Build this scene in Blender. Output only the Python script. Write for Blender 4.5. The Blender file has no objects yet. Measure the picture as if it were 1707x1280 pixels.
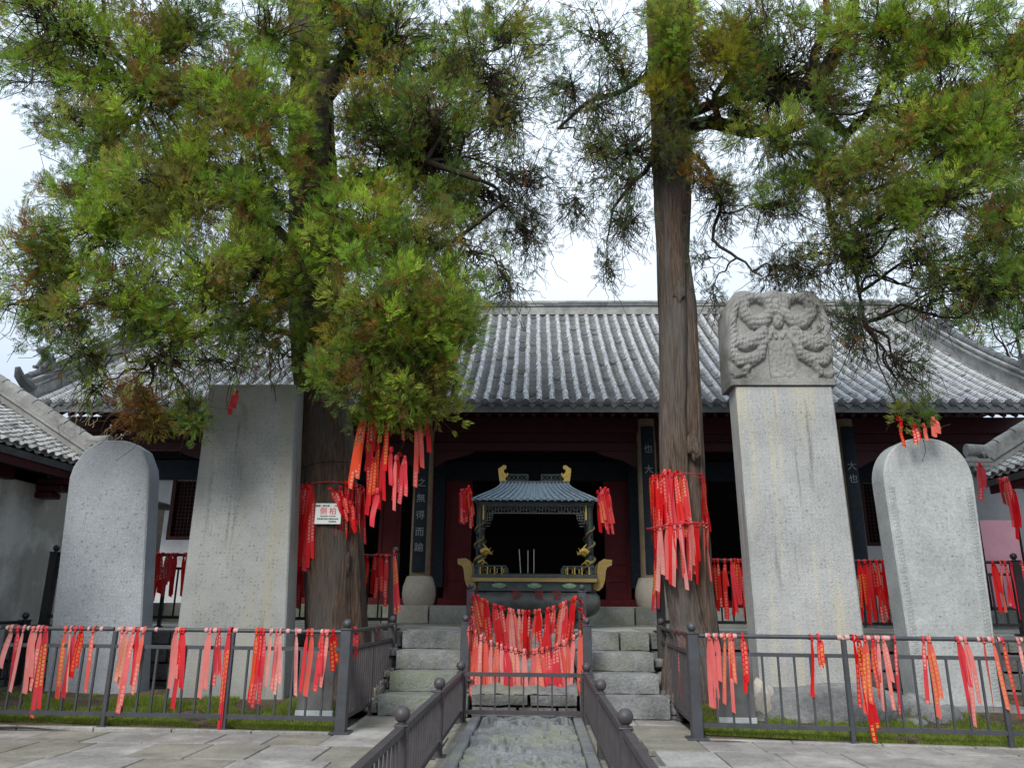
import bpy, bmesh, math, random
import numpy as np
from mathutils import Vector, Matrix, noise
R = random.Random(7)
NR = np.random.RandomState(11)
sc = bpy.context.scene
COL = sc.collection
rad = math.radians

# ------------------------------------------------------------------ camera
TH, YAW, ROLL, FPX = rad(15.9), rad(1.9), rad(0.5), 1282.0
CP = Vector((0.25, 0.0, 1.4))
_fw = Vector((-math.sin(YAW)*math.cos(TH), math.cos(YAW)*math.cos(TH), math.sin(TH)))
_r0 = Vector((math.cos(YAW), math.sin(YAW), 0)); _u0 = _r0.cross(_fw)
_r = _r0*math.cos(ROLL) + _u0*math.sin(ROLL); _u = -_r0*math.sin(ROLL) + _u0*math.cos(ROLL)
cd = bpy.data.cameras.new('camera'); cam = bpy.data.objects.new('camera', cd); COL.objects.link(cam)
cd.sensor_width = 36; cd.lens = FPX/1707*36; cd.clip_end = 2000
M = Matrix((_r, _u, -_fw)).transposed().to_4x4(); M.translation = CP
cam.matrix_world = M
sc.camera = cam
def at(px, py, Y):
    "survey helper: the point at distance Y (metres north) seen at photo pixel px, py"
    d = _fw*FPX + _r*(px-853.5) - _u*(py-640)
    return CP + d*(Y/d.y)

# ------------------------------------------------------------------ sky, sun, exposure
w = bpy.data.worlds.new('World'); sc.world = w; w.use_nodes = True
nt = w.node_tree; nt.nodes.clear()
wo = nt.nodes.new('ShaderNodeOutputWorld'); bg = nt.nodes.new('ShaderNodeBackground')
sky = nt.nodes.new('ShaderNodeTexSky'); sky.sky_type = 'NISHITA'; sky.sun_disc = False
sky.sun_elevation = rad(38); sky.sun_rotation = rad(200)
mx = nt.nodes.new('ShaderNodeMix'); mx.data_type = 'RGBA'
tc = nt.nodes.new('ShaderNodeTexCoord'); nz = nt.nodes.new('ShaderNodeTexNoise'); nz.inputs['Scale'].default_value = 1.6; nz.inputs['Detail'].default_value = 4
cr = nt.nodes.new('ShaderNodeValToRGB')
cr.color_ramp.elements[0].position = .3; cr.color_ramp.elements[0].color = (7.3, 8.8, 10.8, 1)
cr.color_ramp.elements[1].position = .7; cr.color_ramp.elements[1].color = (9.4, 10.4, 11.6, 1)
nt.links.new(tc.outputs['Generated'], nz.inputs['Vector']); nt.links.new(nz.outputs[0], cr.inputs[0])
mx.inputs[0].default_value = .85
nt.links.new(sky.outputs[0], mx.inputs[6]); nt.links.new(cr.outputs[0], mx.inputs[7])
sx_ = nt.nodes.new('ShaderNodeSeparateXYZ'); nt.links.new(tc.outputs['Generated'], sx_.inputs[0])   # overcast sky: brighter towards the zenith
ma_ = nt.nodes.new('ShaderNodeMath'); ma_.operation = 'MULTIPLY_ADD'; ma_.use_clamp = False; ma_.inputs[1].default_value = .62; ma_.inputs[2].default_value = .31
mz_ = nt.nodes.new('ShaderNodeMath'); mz_.operation = 'MAXIMUM'; mz_.inputs[1].default_value = 0; nt.links.new(sx_.outputs[2], mz_.inputs[0]); nt.links.new(mz_.outputs[0], ma_.inputs[0])
vm_ = nt.nodes.new('ShaderNodeVectorMath'); vm_.operation = 'SCALE'; nt.links.new(mx.outputs[2], vm_.inputs[0]); nt.links.new(ma_.outputs[0], vm_.inputs['Scale'])
nt.links.new(vm_.outputs[0], bg.inputs[0]); bg.inputs[1].default_value = 0.1
nt.links.new(bg.outputs[0], wo.inputs[0])
sl = bpy.data.lights.new('sun', 'SUN'); sl.energy = 1.5; sl.angle = rad(20); sl.color = (1, .96, .9)
so = bpy.data.objects.new('sun', sl); COL.objects.link(so)
_sd = Vector((math.sin(rad(200))*math.cos(rad(38)), math.cos(rad(200))*math.cos(rad(38)), math.sin(rad(38))))
so.rotation_euler = _sd.to_track_quat('Z', 'Y').to_euler()
vs = sc.view_settings; vs.view_transform = 'Standard'; vs.look = 'None'; vs.gamma = 1; vs.exposure = 1.12; vs.use_curve_mapping = False
sc.cycles.max_bounces = 6

# ------------------------------------------------------------------ materials
def newmat(name, base=(.5,.5,.5), rough=.8, metal=0, spec=.3):
    m = bpy.data.materials.new(name); m.use_nodes = True
    b = m.node_tree.nodes['Principled BSDF']
    b.inputs['Base Color'].default_value = (*base, 1); b.inputs['Roughness'].default_value = rough
    b.inputs['Metallic'].default_value = metal; b.inputs['Specular IOR Level'].default_value = spec
    return m
class NG:
    def __init__(s, m): s.m = m; s.t = m.node_tree; s.b = s.t.nodes['Principled BSDF']
    def n(s, typ, **kw):
        x = s.t.nodes.new(typ)
        for k, v in kw.items():
            if k in x.inputs.keys() if isinstance(k, str) else False: x.inputs[k].default_value = v
            else: setattr(x, k, v)
        return x
    def l(s, a, b): s.t.links.new(a, b)
    def coords(s, scale=(1,1,1), kind='Object'):
        c = s.n('ShaderNodeTexCoord'); mp = s.n('ShaderNodeMapping'); mp.inputs['Scale'].default_value = scale
        s.l(c.outputs[kind], mp.inputs[0]); return mp.outputs[0]
    def geo(s, scale=(1,1,1)):
        c = s.n('ShaderNodeNewGeometry'); mp = s.n('ShaderNodeMapping'); mp.inputs['Scale'].default_value = scale
        s.l(c.outputs['Position'], mp.inputs[0]); return mp.outputs[0]
    def noise(s, vec, scale, detail=5, rough=.6):
        x = s.n('ShaderNodeTexNoise'); x.inputs['Scale'].default_value = scale; x.inputs['Detail'].default_value = detail
        x.inputs['Roughness'].default_value = rough; s.l(vec, x.inputs['Vector']); return x.outputs[0]
    def ramp(s, fac, stops):
        x = s.n('ShaderNodeValToRGB'); e = x.color_ramp.elements
        while len(e) < len(stops): e.new(.5)
        for i, (p, c) in enumerate(stops): e[i].position = p; e[i].color = (*c, 1) if len(c) == 3 else c
        s.l(fac, x.inputs[0]); return x.outputs[0]
    def mix(s, f, a, b, mode='MIX'):
        x = s.n('ShaderNodeMix'); x.data_type = 'RGBA'; x.blend_type = mode
        for i, v in ((0, f), (6, a), (7, b)):
            if isinstance(v, (int, float)): x.inputs[i].default_value = v
            elif isinstance(v, tuple): x.inputs[i].default_value = (*v, 1) if len(v) == 3 else v
            else: s.l(v, x.inputs[i])
        return x.outputs[2]
    def math(s, op, a, b=0.):
        x = s.n('ShaderNodeMath'); x.operation = op
        for i, v in ((0, a), (1, b)):
            if isinstance(v, (int, float)): x.inputs[i].default_value = v
            else: s.l(v, x.inputs[i])
        return x.outputs[0]
    def bump(s, h, strength=.5, dist=.02):
        x = s.n('ShaderNodeBump'); x.inputs['Strength'].default_value = strength; x.inputs['Distance'].default_value = dist
        s.l(h, x.inputs['Height']); s.l(x.outputs[0], s.b.inputs['Normal'])
    def color(s, c): s.l(c, s.b.inputs['Base Color'])
def g3(v, t=(1,1,1)): return (v*t[0], v*t[1], v*t[2])

def stone(name, lo, hi, tint=(1,1,1), speck=40, big=1.2, stain=None, streak=None, bump=.6, bdist=.015, pit=0.0, glyph=0.0):
    m = newmat(name, rough=.92, spec=.15); g = NG(m); P = g.geo()
    a = g.noise(P, big, 6, .65); c = g.ramp(a, [(.3, g3(lo, tint)), (.72, g3(hi, tint))])
    s = g.noise(P, speck, 3, .7); c = g.mix(.8, c, g.ramp(s, [(.3, (.42,.42,.42)), (.62, (.62,.62,.62))]), 'OVERLAY')
    h = g.mix(.5, s, g.noise(P, speck*.25, 6, .7))
    if streak:
        P2 = g.geo((1, 1, .07)); st = g.noise(P2, 4.4, 5, .6)
        c = g.mix(g.ramp(st, [(.52, (0,0,0)), (.68, (.75,.75,.75))]), c, streak)
        st2 = g.noise(g.geo((1.3, 1, .09)), 4.7, 5, .6)
        c = g.mix(g.ramp(st2, [(.58, (0,0,0)), (.70, (.8,.8,.8))]), c, g3(lo*.5, tint))
    if stain:
        st = g.noise(P, .9, 7, .7); c = g.mix(g.ramp(st, [(.5, (0,0,0)), (.66, (.8,.8,.8))]), c, stain)
    if pit:
        v = g.n('ShaderNodeTexVoronoi'); v.inputs['Scale'].default_value = 55; g.l(P, v.inputs['Vector'])
        pk = g.ramp(v.outputs[0], [(.12, (1,1,1)), (.28, (0,0,0))]); c = g.mix(g.math('MULTIPLY', pk, pit), c, g3(lo*.35, tint))
    if glyph:      # worn columns of small incised characters
        vo = g.n('ShaderNodeTexVoronoi'); vo.distance = 'CHEBYCHEV'; vo.inputs['Randomness'].default_value = .18; vo.inputs['Scale'].default_value = 1; g.l(g.geo((17, .01, 19)), vo.inputs['Vector'])
        inside = g.math('LESS_THAN', vo.outputs[0], .36); st = g.n('ShaderNodeTexVoronoi'); st.distance = 'CHEBYCHEV'; st.inputs['Scale'].default_value = 1; g.l(g.geo((75, .01, 88)), st.inputs['Vector'])
        strokes = g.math('GREATER_THAN', st.outputs[0], .38); worn = g.ramp(g.noise(g.geo(), 1.3, 4), [(.38, (0,0,0)), (.58, (1,1,1))])
        ng = g.n('ShaderNodeNewGeometry'); sn = g.n('ShaderNodeSeparateXYZ'); g.l(ng.outputs['Normal'], sn.inputs[0])
        mk = g.math('MULTIPLY', g.math('MULTIPLY', g.math('MULTIPLY', inside, strokes), worn), g.math('LESS_THAN', sn.outputs[1], -.8))
        c = g.mix(g.math('MULTIPLY', mk, glyph), c, g3(hi*1.35, tint)); h = g.mix(1.0, h, g.math('MULTIPLY', mk, .35), 'SUBTRACT')
    g.color(c); g.bump(h, bump, bdist)
    return m
MT = {}
MT['stele_pale'] = stone('pale_blue_grey_stone', .25, .37, (.93,.98,1.04), speck=52, bump=.8, pit=.55, glyph=.15)
MT['stele_dull'] = stone('dull_green_grey_stone', .21, .31, (.98,1,.95), speck=60, streak=(.30,.28,.22), bump=.5, pit=.2, glyph=.2)
MT['stele_streak'] = stone('streaked_grey_stone', .26, .40, (.99,1,.97), speck=45, streak=(.50,.45,.30), bump=.9, pit=.3, glyph=.12)
MT['carved'] = stone('carved_head_stone', .18, .29, (1,.98,.92), speck=38, stain=(.07,.07,.06), bump=.9, pit=.2)
MT['stele_light'] = stone('light_grey_stone', .27, .40, (.96,1,.98), speck=34, big=2.2, bump=.5, pit=.15, glyph=.2)
MT['block'] = stone('rough_wall_stone', .09, .22, (1,1,.96), speck=22, big=2, stain=(.06,.065,.05), bump=1, bdist=.04)
MT['step'] = stone('hammered_step_stone', .11, .27, (.98,1,.98), speck=26, big=2.4, stain=(.17,.19,.12), bump=1, bdist=.035)
MT['tread'] = stone('mossy_tread_stone', .24, .36, (1,1,.9), speck=30, big=2, stain=(.18,.2,.11), bump=.7)
MT['base'] = stone('rough_base_stone', .11, .26, (1,1,.97), speck=18, big=2.5, stain=(.16,.14,.1), bump=1, bdist=.05)
MT['relief'] = stone('carved_path_stone', .10, .20, (.96,.99,1), speck=34, big=2, stain=(.19,.20,.14), bump=.5)
MT['drum'] = stone('sandstone_drum', .30, .42, (1.05,.95,.8), speck=30, big=2, bump=.5)
MT['slab'] = stone('plaza_slab', .14, .25, (1.06,1,.92), speck=24, big=2.4, stain=(.40,.38,.34), bump=.55)
MT['slab_pale'] = stone('pale_plaza_slab', .19, .32, (1.04,1,.93), speck=24, big=2.2, stain=(.42,.41,.38), bump=.5)
MT['slab_grn'] = stone('mossy_plaza_slab', .12, .22, (1.07,1,.82), speck=24, big=2.2, stain=(.30,.27,.22), bump=.55)

def ridged(name, lo, hi, tint, bump):
    m = newmat(name, rough=.95, spec=.1); g = NG(m)
    P = g.coords((1, 1, .06)); a = g.noise(P, 42, 6, .72); b = g.noise(g.coords((1,1,.2)), 2.2, 5, .6)
    c = g.ramp(a, [(.34, g3(lo, tint)), (.64, g3(hi, tint))])
    c = g.mix(g.ramp(b, [(.4, (0,0,0)), (.65, (.7,.7,.7))]), c, g3(hi*.85, (1.0, .98, .92)))
    g.color(c); g.bump(a, bump, .06); return m
MT['bark'] = ridged('cypress_bark', .025, .12, (1.28,.86,.62), 1)
MT['bark_pale'] = ridged('weathered_cypress_bark', .035, .17, (1.22,.88,.68), 1)
MT['limb'] = newmat('dark_limb_bark', (.035,.028,.022), .95, spec=.1)
MT['twig'] = newmat('twig_bark', (.05,.038,.028), .95, spec=.1)

def leafmat():
    m = newmat('cypress_foliage', rough=.75, spec=.15); g = NG(m)
    a = g.n('ShaderNodeAttribute'); a.attribute_name = 'tone'
    g.color(a.outputs['Color'])
    tr = g.n('ShaderNodeBsdfTranslucent'); mixs = g.n('ShaderNodeMixShader'); mixs.inputs[0].default_value = .46
    br = g.mix(1.0, a.outputs['Color'], (1.8, 1.85, .9), 'MULTIPLY')
    g.l(br, tr.inputs[0]); out = g.t.nodes['Material Output']
    g.l(g.b.outputs[0], mixs.inputs[1]); g.l(tr.outputs[0], mixs.inputs[2]); g.l(mixs.outputs[0], out.inputs[0])
    return m
MT['leaf'] = leafmat()
def attrmat(name, rough, sp, bump=.4, k=1.0):
    m = newmat(name, rough=rough, spec=.15); g = NG(m)
    a = g.n('ShaderNodeAttribute'); a.attribute_name = 'tone'; P = g.geo()
    s = g.noise(P, sp, 5, .7)
    c = g.mix(.5, a.outputs['Color'], g.ramp(s, [(.3, (.38,.38,.38)), (.65, (.62,.62,.62))]), 'OVERLAY')
    l = g.noise(P, 1.1, 6, .7); c = g.mix(g.ramp(l, [(.5,(0,0,0)), (.75,(.22,.22,.22))]), c, (.30,.31,.24))
    g.color(c); g.bump(s, bump, .01); return m
MT['tile'] = attrmat('weathered_roof_tile', .9, 14)
def objcol(name, rough, sp=24):
    m = newmat(name, rough=rough, spec=.15); g = NG(m)
    oi = g.n('ShaderNodeObjectInfo'); P = g.geo(); s = g.noise(P, sp, 5, .7)
    c = g.mix(.5, oi.outputs['Color'], g.ramp(s, [(.3, (.38,.38,.38)), (.65, (.62,.62,.62))]), 'OVERLAY')
    l = g.noise(P, 1.1, 6, .7); c = g.mix(g.ramp(l, [(.5,(0,0,0)), (.75,(.22,.22,.22))]), c, (.30,.31,.24))
    g.color(c); g.bump(s, .4, .01); return m
MT['tile_obj'] = objcol('weathered_tube_tile', .9)
MT['tile_dark'] = stone('dark_grey_clay', .07, .15, (.95,1,1.03), speck=40, big=4, bump=.5)
MT['ridge'] = stone('ridge_mortar_and_brick', .16, .33, (1,1,.96), speck=26, big=3, stain=(.1,.1,.09), bump=.7)
MT['ridge_dark'] = stone('ridge_dark_brick', .08, .17, (.95,1,1.02), speck=26, big=3, bump=.7)

def paint(name, base, rough=.45, spec=.4, var=.35, metal=0, sc_=6):
    m = newmat(name, base, rough, metal, spec); g = NG(m); P = g.geo()
    s = g.noise(P, sc_, 6, .7)
    c = g.ramp(s, [(.3, tuple(v*(1-var) for v in base)), (.7, tuple(v*(1+var*.6) for v in base))])
    g.color(c); r = g.ramp(g.noise(P, sc_*5, 4), [(.3, (rough*.8,)*3), (.7, (min(1,rough*1.3),)*3)]); g.l(r, g.b.inputs['Roughness'])
    g.bump(g.noise(P, 90, 3), .12, .004); return m
MT['metal'] = paint('dark_grey_painted_steel', (.048,.050,.056), .42, .45, .3)
MT['metal_brown'] = paint('brown_grey_painted_steel', (.055,.048,.050), .45, .4, .3)
MT['black_metal'] = paint('black_painted_steel', (.018,.018,.02), .4, .45, .3)
MT['maroon'] = paint('maroon_wood_paint', (.050,.006,.008), .5, .3, .4)
MT['maroon_door'] = paint('door_maroon_paint', (.12,.008,.010), .5, .3, .35)
MT['lattice'] = paint('lattice_wood', (.055,.014,.012), .6, .3, .3)
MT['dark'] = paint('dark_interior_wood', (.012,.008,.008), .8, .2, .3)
MT['navy'] = paint('navy_lacquer', (.007,.015,.025), .6, .3, .7, sc_=9)
MT['colwood'] = paint('faded_ochre_column', (.26,.20,.13), .75, .2, .25, sc_=3)
MT['bronze'] = paint('dark_green_bronze', (.045,.062,.058), .45, .5, .5, .3)
MT['bronze_grey'] = paint('grey_iron_body', (.10,.105,.10), .55, .4, .5, .2)
MT['bronze_roof'] = paint('blue_grey_bronze_roof', (.15,.20,.24), .6, .35, .45, 0.1, sc_=16)
MT['gold'] = paint('gold_paint', (.45,.30,.06), .45, .5, .35, .2, sc_=22)
MT['dragon'] = paint('chipped_dragon_paint', (.16,.12,.05), .5, .4, .8, .1, 14)
MT['lotus'] = paint('pale_green_enamel', (.20,.30,.19), .5, .4, .5)
MT['white_char'] = newmat('silver_lettering', (.26,.28,.27), .7)
MT['red_char'] = newmat('faded_red_lettering', (.20,.03,.03), .8)
MT['red_print'] = newmat('red_print', (.65,.02,.04), .6)
MT['black_print'] = newmat('black_print', (.05,.05,.06), .6)
MT['plaque'] = newmat('white_tin_plate', (.62,.66,.62), .4)
MT['pinkboard'] = paint('faded_pink_board', (.52,.27,.33), .6, .3, .15, sc_=2)
MT['shield'] = paint('grey_info_plate', (.14,.14,.135), .5, .4, .3)
MT['shield_w'] = paint('pale_info_plate', (.45,.48,.5), .5, .4, .15)
MT['incense'] = newmat('grey_incense', (.35,.33,.30), .9)
MT['iron'] = paint('rusty_dark_chain', (.05,.03,.025), .55, .5, .5, .5, 40)
MT['ash'] = newmat('ash', (.03,.03,.03), .95)
def plaster(name, hi, lo, thr=.55):
    m = newmat(name, rough=.9, spec=.15); g = NG(m); P = g.geo()
    a = g.noise(P, .7, 7, .65); b = g.noise(g.geo((1,1,.25)), 2, 5)
    c = g.ramp(a, [(thr-.06, hi), (thr+.05, lo)]); c = g.mix(.35, c, g.ramp(b, [(.35,(.35,.35,.35)), (.65,(.6,.6,.6))]), 'OVERLAY')
    g.color(c); g.bump(g.noise(P, 14, 6), .35, .02); return m
MT['plaster'] = plaster('white_plaster', (.50,.51,.50), (.40,.41,.41))
MT['plaster_old'] = plaster('weathered_plaster', (.50,.50,.47), (.34,.32,.28), .50)
MT['shadewall'] = plaster('shade_grey_plaster', (.20,.21,.225), (.15,.155,.165))  # darker plaster: the wall's shadow is put into its colour
MT['plaster_wh'] = plaster('whitewashed_wall', (.62,.63,.64), (.50,.51,.53))
def ribbonmat():
    m = newmat('printed_ribbon_satin', rough=.5, spec=.3); g = NG(m)
    oi = g.n('ShaderNodeObjectInfo'); uv = g.n('ShaderNodeTexCoord'); sp = g.n('ShaderNodeSeparateXYZ'); g.l(uv.outputs['UV'], sp.inputs[0])
    u, v = sp.outputs[0], sp.outputs[1]
    inu = g.math('LESS_THAN', g.math('ABSOLUTE', g.math('SUBTRACT', u, .5)), .26)
    fr = g.math('FRACT', g.math('MULTIPLY', v, 1.15)); inv = g.math('LESS_THAN', fr, .72)
    mp = g.n('ShaderNodeMapping'); mp.inputs['Scale'].default_value = (7.5, 7.5, 1); g.l(uv.outputs['UV'], mp.inputs[0])
    ad = g.n('ShaderNodeVectorMath'); ad.operation = 'ADD'; g.l(mp.outputs[0], ad.inputs[0])
    cb = g.n('ShaderNodeCombineXYZ'); g.l(g.math('MULTIPLY', oi.outputs['Random'], 37.0), cb.inputs[0]); g.l(cb.outputs[0], ad.inputs[1])
    vo = g.n('ShaderNodeTexVoronoi'); vo.distance = 'CHEBYCHEV'; vo.inputs['Scale'].default_value = 1.0; g.l(ad.outputs[0], vo.inputs['Vector'])
    gl = g.math('GREATER_THAN', vo.outputs[0], .30)
    mask = g.math('MULTIPLY', g.math('MULTIPLY', inu, inv), gl)
    end = g.math('GREATER_THAN', g.math('SINE', g.math('ADD', g.math('MULTIPLY', v, .42), g.math('MULTIPLY', oi.outputs['Random'], 6.28))), -.35)
    mask = g.math('MULTIPLY', g.math('MULTIPLY', mask, end), oi.outputs['Alpha'])
    ink = g.mix(g.math('GREATER_THAN', oi.outputs['Random'], .7), (.80,.46,.36), (.75,.42,.08)); c = g.mix(g.math('MULTIPLY', mask, .85), oi.outputs['Color'], ink)
    c = g.mix(.5, c, g.ramp(g.noise(g.geo(), 9, 3), [(.3,(.4,.4,.4)), (.7,(.6,.6,.6))]), 'OVERLAY')
    g.color(c)
    tr = g.n('ShaderNodeBsdfTranslucent'); ms = g.n('ShaderNodeMixShader'); ms.inputs[0].default_value = .3; g.l(c, tr.inputs[0])
    g.l(g.b.outputs[0], ms.inputs[1]); g.l(tr.outputs[0], ms.inputs[2]); g.l(ms.outputs[0], g.t.nodes['Material Output'].inputs[0])
    return m
MT['ribbon'] = ribbonmat()
def goldkey():
    m = newmat('gold_meander_band', (.6,.4,.07), .45, .2, .5); g = NG(m); uv = g.coords((22, 22, 22))
    b = g.n('ShaderNodeTexBrick'); b.inputs['Scale'].default_value = 1.0; b.inputs['Mortar Size'].default_value = .16
    b.inputs['Brick Width'].default_value = .8; b.inputs['Row Height'].default_value = .45
    b.inputs['Color1'].default_value = (.80,.55,.12,1); b.inputs['Color2'].default_value = (.7,.46,.09,1); b.inputs['Mortar'].default_value = (.16,.11,.04,1)
    sw = g.n('ShaderNodeSeparateXYZ'); g.l(uv, sw.inputs[0]); cb = g.n('ShaderNodeCombineXYZ'); g.l(sw.outputs[0], cb.inputs[0]); g.l(sw.outputs[2], cb.inputs[1])
    g.l(cb.outputs[0], b.inputs['Vector']); g.color(b.outputs[0]); return m
MT['goldkey'] = goldkey()
def soil():
    m = newmat('bare_soil', rough=1, spec=.05); g = NG(m); P = g.geo()
    c = g.ramp(g.noise(P, 3, 7, .7), [(.35, (.07,.055,.035)), (.6, (.15,.12,.08)), (.75, (.08,.10,.035))]); g.color(c); g.bump(g.noise(P, 25, 6), 1, .05); return m
MT['soil'] = soil()
MT['ground'] = stone('worn_ground', .13, .22, (1.02,1,.94), speck=18, big=.8, bump=.6)

# ------------------------------------------------------------------ mesh helpers
class MB:
    def __init__(s): s.v = []; s.f = []; s.c = []; s.cc = None
    def add(s, vs, fs):
        o = len(s.v); s.v += [tuple(p) for p in vs]; s.f += [tuple(i+o for i in f) for f in fs]
        if s.cc is not None: s.c += [s.cc]*len(vs)
    def box(s, c, d, rz=0, taper=1.0, rot=None):
        x, y, z = d[0]/2, d[1]/2, d[2]/2; m = rot or Matrix.Rotation(rz, 3, 'Z'); c = Vector(c)
        P = [(-x,-y,-z),(x,-y,-z),(x,y,-z),(-x,y,-z),(-x*taper,-y*taper,z),(x*taper,-y*taper,z),(x*taper,y*taper,z),(-x*taper,y*taper,z)]
        s.add([c+m@Vector(p) for p in P], [(3,2,1,0),(4,5,6,7),(0,1,5,4),(1,2,6,5),(2,3,7,6),(3,0,4,7)]); return s
    def cbox(s, c, d, b=.01, rz=0):
        "chamfered box"
        x, y, z = d[0]/2, d[1]/2, d[2]/2; b = min(b, x*.6, y*.6, z*.6); vs = []; idx = {}
        for sx in (-1,1):
            for sy in (-1,1):
                for sz in (-1,1):
                    for k, q in enumerate(((x-b, y-b, z), (x-b, y, z-b), (x, y-b, z-b))):
                        idx[(sx,sy,sz,k)] = len(vs); vs.append(Vector((q[0]*sx, q[1]*sy, q[2]*sz)))
        fs = []
        for sx in (-1,1): fs.append([idx[(sx,a,bb,2)] for a, bb in ((-1,-1),(1,-1),(1,1),(-1,1))][::sx])
        for sy in (-1,1): fs.append([idx[(a,sy,bb,1)] for a, bb in ((-1,-1),(1,-1),(1,1),(-1,1))][::-sy])
        for sz in (-1,1): fs.append([idx[(a,bb,sz,0)] for a, bb in ((-1,-1),(1,-1),(1,1),(-1,1))][::sz])
        for sx in (-1,1):
            for sy in (-1,1): fs.append([idx[(sx,sy,-1,1)], idx[(sx,sy,-1,2)], idx[(sx,sy,1,2)], idx[(sx,sy,1,1)]][::-sx*sy])
        for sx in (-1,1):
            for sz in (-1,1): fs.append([idx[(sx,-1,sz,0)], idx[(sx,-1,sz,2)], idx[(sx,1,sz,2)], idx[(sx,1,sz,0)]][::sx*sz])
        for sy in (-1,1):
            for sz in (-1,1): fs.append([idx[(-1,sy,sz,1)], idx[(-1,sy,sz,0)], idx[(1,sy,sz,0)], idx[(1,sy,sz,1)]][::sy*sz])
        for sx in (-1,1):
            for sy in (-1,1):
                for sz in (-1,1): fs.append([idx[(sx,sy,sz,0)], idx[(sx,sy,sz,1)], idx[(sx,sy,sz,2)]][::-sx*sy*sz])
        m = Matrix.Rotation(rz, 3, 'Z'); c = Vector(c); s.add([c+m@v for v in vs], fs); return s
    def tube(s, path, rs, n=6, cap=True):
        P = [Vector(p) for p in path]; vs = []; fs = []
        if isinstance(rs, (int, float)): rs = [rs]*len(P)
        up = Vector((0, 0, 1)); pu = None
        for i, p in enumerate(P):
            t = (P[min(i+1, len(P)-1)] - P[max(i-1, 0)])
            t = t.normalized() if t.length > 1e-9 else up
            a = pu if pu is not None else (up if abs(t.z) < .9 else Vector((1, 0, 0)))
            a = (a - t*a.dot(t)); a = a.normalized() if a.length > 1e-6 else t.orthogonal().normalized()
            pu = a; b = t.cross(a)
            for k in range(n):
                th = 2*math.pi*(k+.5)/n; vs.append(p + (a*math.cos(th) + b*math.sin(th))*rs[i])
        for i in range(len(P)-1):
            for k in range(n): fs.append((i*n+k, i*n+(k+1)%n, (i+1)*n+(k+1)%n, (i+1)*n+k))
        if cap: fs.append(tuple(range(n))[::-1]); fs.append(tuple((len(P)-1)*n+k for k in range(n)))
        s.add(vs, fs); return s
    def lathe(s, c, prof, n=16, sx=1, sy=1):
        c = Vector(c); vs = []; fs = []
        for r, z in prof:
            for k in range(n): th = 2*math.pi*k/n; vs.append(c + Vector((r*sx*math.cos(th), r*sy*math.sin(th), z)))
        for i in range(len(prof)-1):
            for k in range(n): fs.append((i*n+k, i*n+(k+1)%n, (i+1)*n+(k+1)%n, (i+1)*n+k))
        fs.append(tuple(range(n))[::-1]); fs.append(tuple((len(prof)-1)*n+k for k in range(n)))
        s.add(vs, fs); return s
    def ball(s, c, r, n=14, m=8, sc3=(1,1,1)):
        prof = [(max(1e-4, math.sin(math.pi*i/m))*r, -math.cos(math.pi*i/m)*r*sc3[2]) for i in range(m+1)]
        return s.lathe(c, prof, n, sc3[0], sc3[1])
    def prism(s, poly, axis, a, b):
        "poly of 2D points extruded along axis ('x' or 'y' or 'z') from a to b"
        n = len(poly)
        def P(q, t): return {'x': (t, q[0], q[1]), 'y': (q[0], t, q[1]), 'z': (q[0], q[1], t)}[axis]
        s.add([P(q, a) for q in poly] + [P(q, b) for q in poly],
              [tuple(range(n)), tuple(range(2*n-1, n-1, -1))] + [(i, i+n, (i+1) % n+n, (i+1) % n) for i in range(n)]); return s
    def mesh(s, name, mat, smooth=None):
        me = bpy.data.meshes.new(name); me.from_pydata(s.v, [], s.f)
        if s.c:
            a = me.color_attributes.new('tone', 'FLOAT_COLOR', 'POINT')
            a.data.foreach_set('color', np.array([(*c, 1) for c in s.c], dtype=np.float32).ravel())
        bm = bmesh.new(); bm.from_mesh(me); bmesh.ops.recalc_face_normals(bm, faces=bm.faces); bm.to_mesh(me); bm.free()
        if smooth is not None:
            me.polygons.foreach_set('use_smooth', [True]*len(me.polygons)); me.set_sharp_from_angle(angle=rad(smooth))
        me.materials.append(mat if not isinstance(mat, str) else MT[mat]); me.update(); return me
    def build(s, name, mat, parent=None, smooth=None):
        return link(name, s.mesh(name, mat, smooth), parent)
def link(name, me, parent=None, loc=None):
    o = bpy.data.objects.new(name, me); COL.objects.link(o)
    if parent is not None:
        o.parent = parent
        o.matrix_parent_inverse = Matrix.Translation(-WORLDLOC.get(parent.name, Vector((0,0,0))))
    if loc is not None: o.location = loc
    return o
WORLDLOC = {}
def tag(o, label=None, cat=None, group=None, kind=None):
    if label: o['label'] = label
    if cat: o['category'] = cat
    if group: o['group'] = group
    if kind: o['kind'] = kind
    return o
def thing(name, label, cat, loc=(0,0,0), group=None, kind=None):
    o = bpy.data.objects.new(name, None); COL.objects.link(o); o.location = loc; o.empty_display_size = .2
    WORLDLOC[o.name] = Vector(loc)
    return tag(o, label, cat, group, kind)
def fastmesh(name, V, F, mat, tone=None, smooth=False, k=3):
    "numpy mesh: V (n,3), F (m,k)"
    me = bpy.data.meshes.new(name); me.vertices.add(len(V)); me.vertices.foreach_set('co', V.astype(np.float32).ravel())
    me.loops.add(F.size); me.loops.foreach_set('vertex_index', F.astype(np.int32).ravel())
    me.polygons.add(len(F)); me.polygons.foreach_set('loop_start', np.arange(0, F.size, k, dtype=np.int32))
    me.polygons.foreach_set('loop_total', np.full(len(F), k, dtype=np.int32))
    if smooth: me.polygons.foreach_set('use_smooth', [True]*len(F))
    me.update(calc_edges=True)
    if tone is not None:
        a = me.color_attributes.new('tone', 'FLOAT_COLOR', 'POINT')
        a.data.foreach_set('color', np.hstack([tone, np.ones((len(tone), 1))]).astype(np.float32).ravel())
    me.materials.append(MT[mat]); return me
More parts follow.
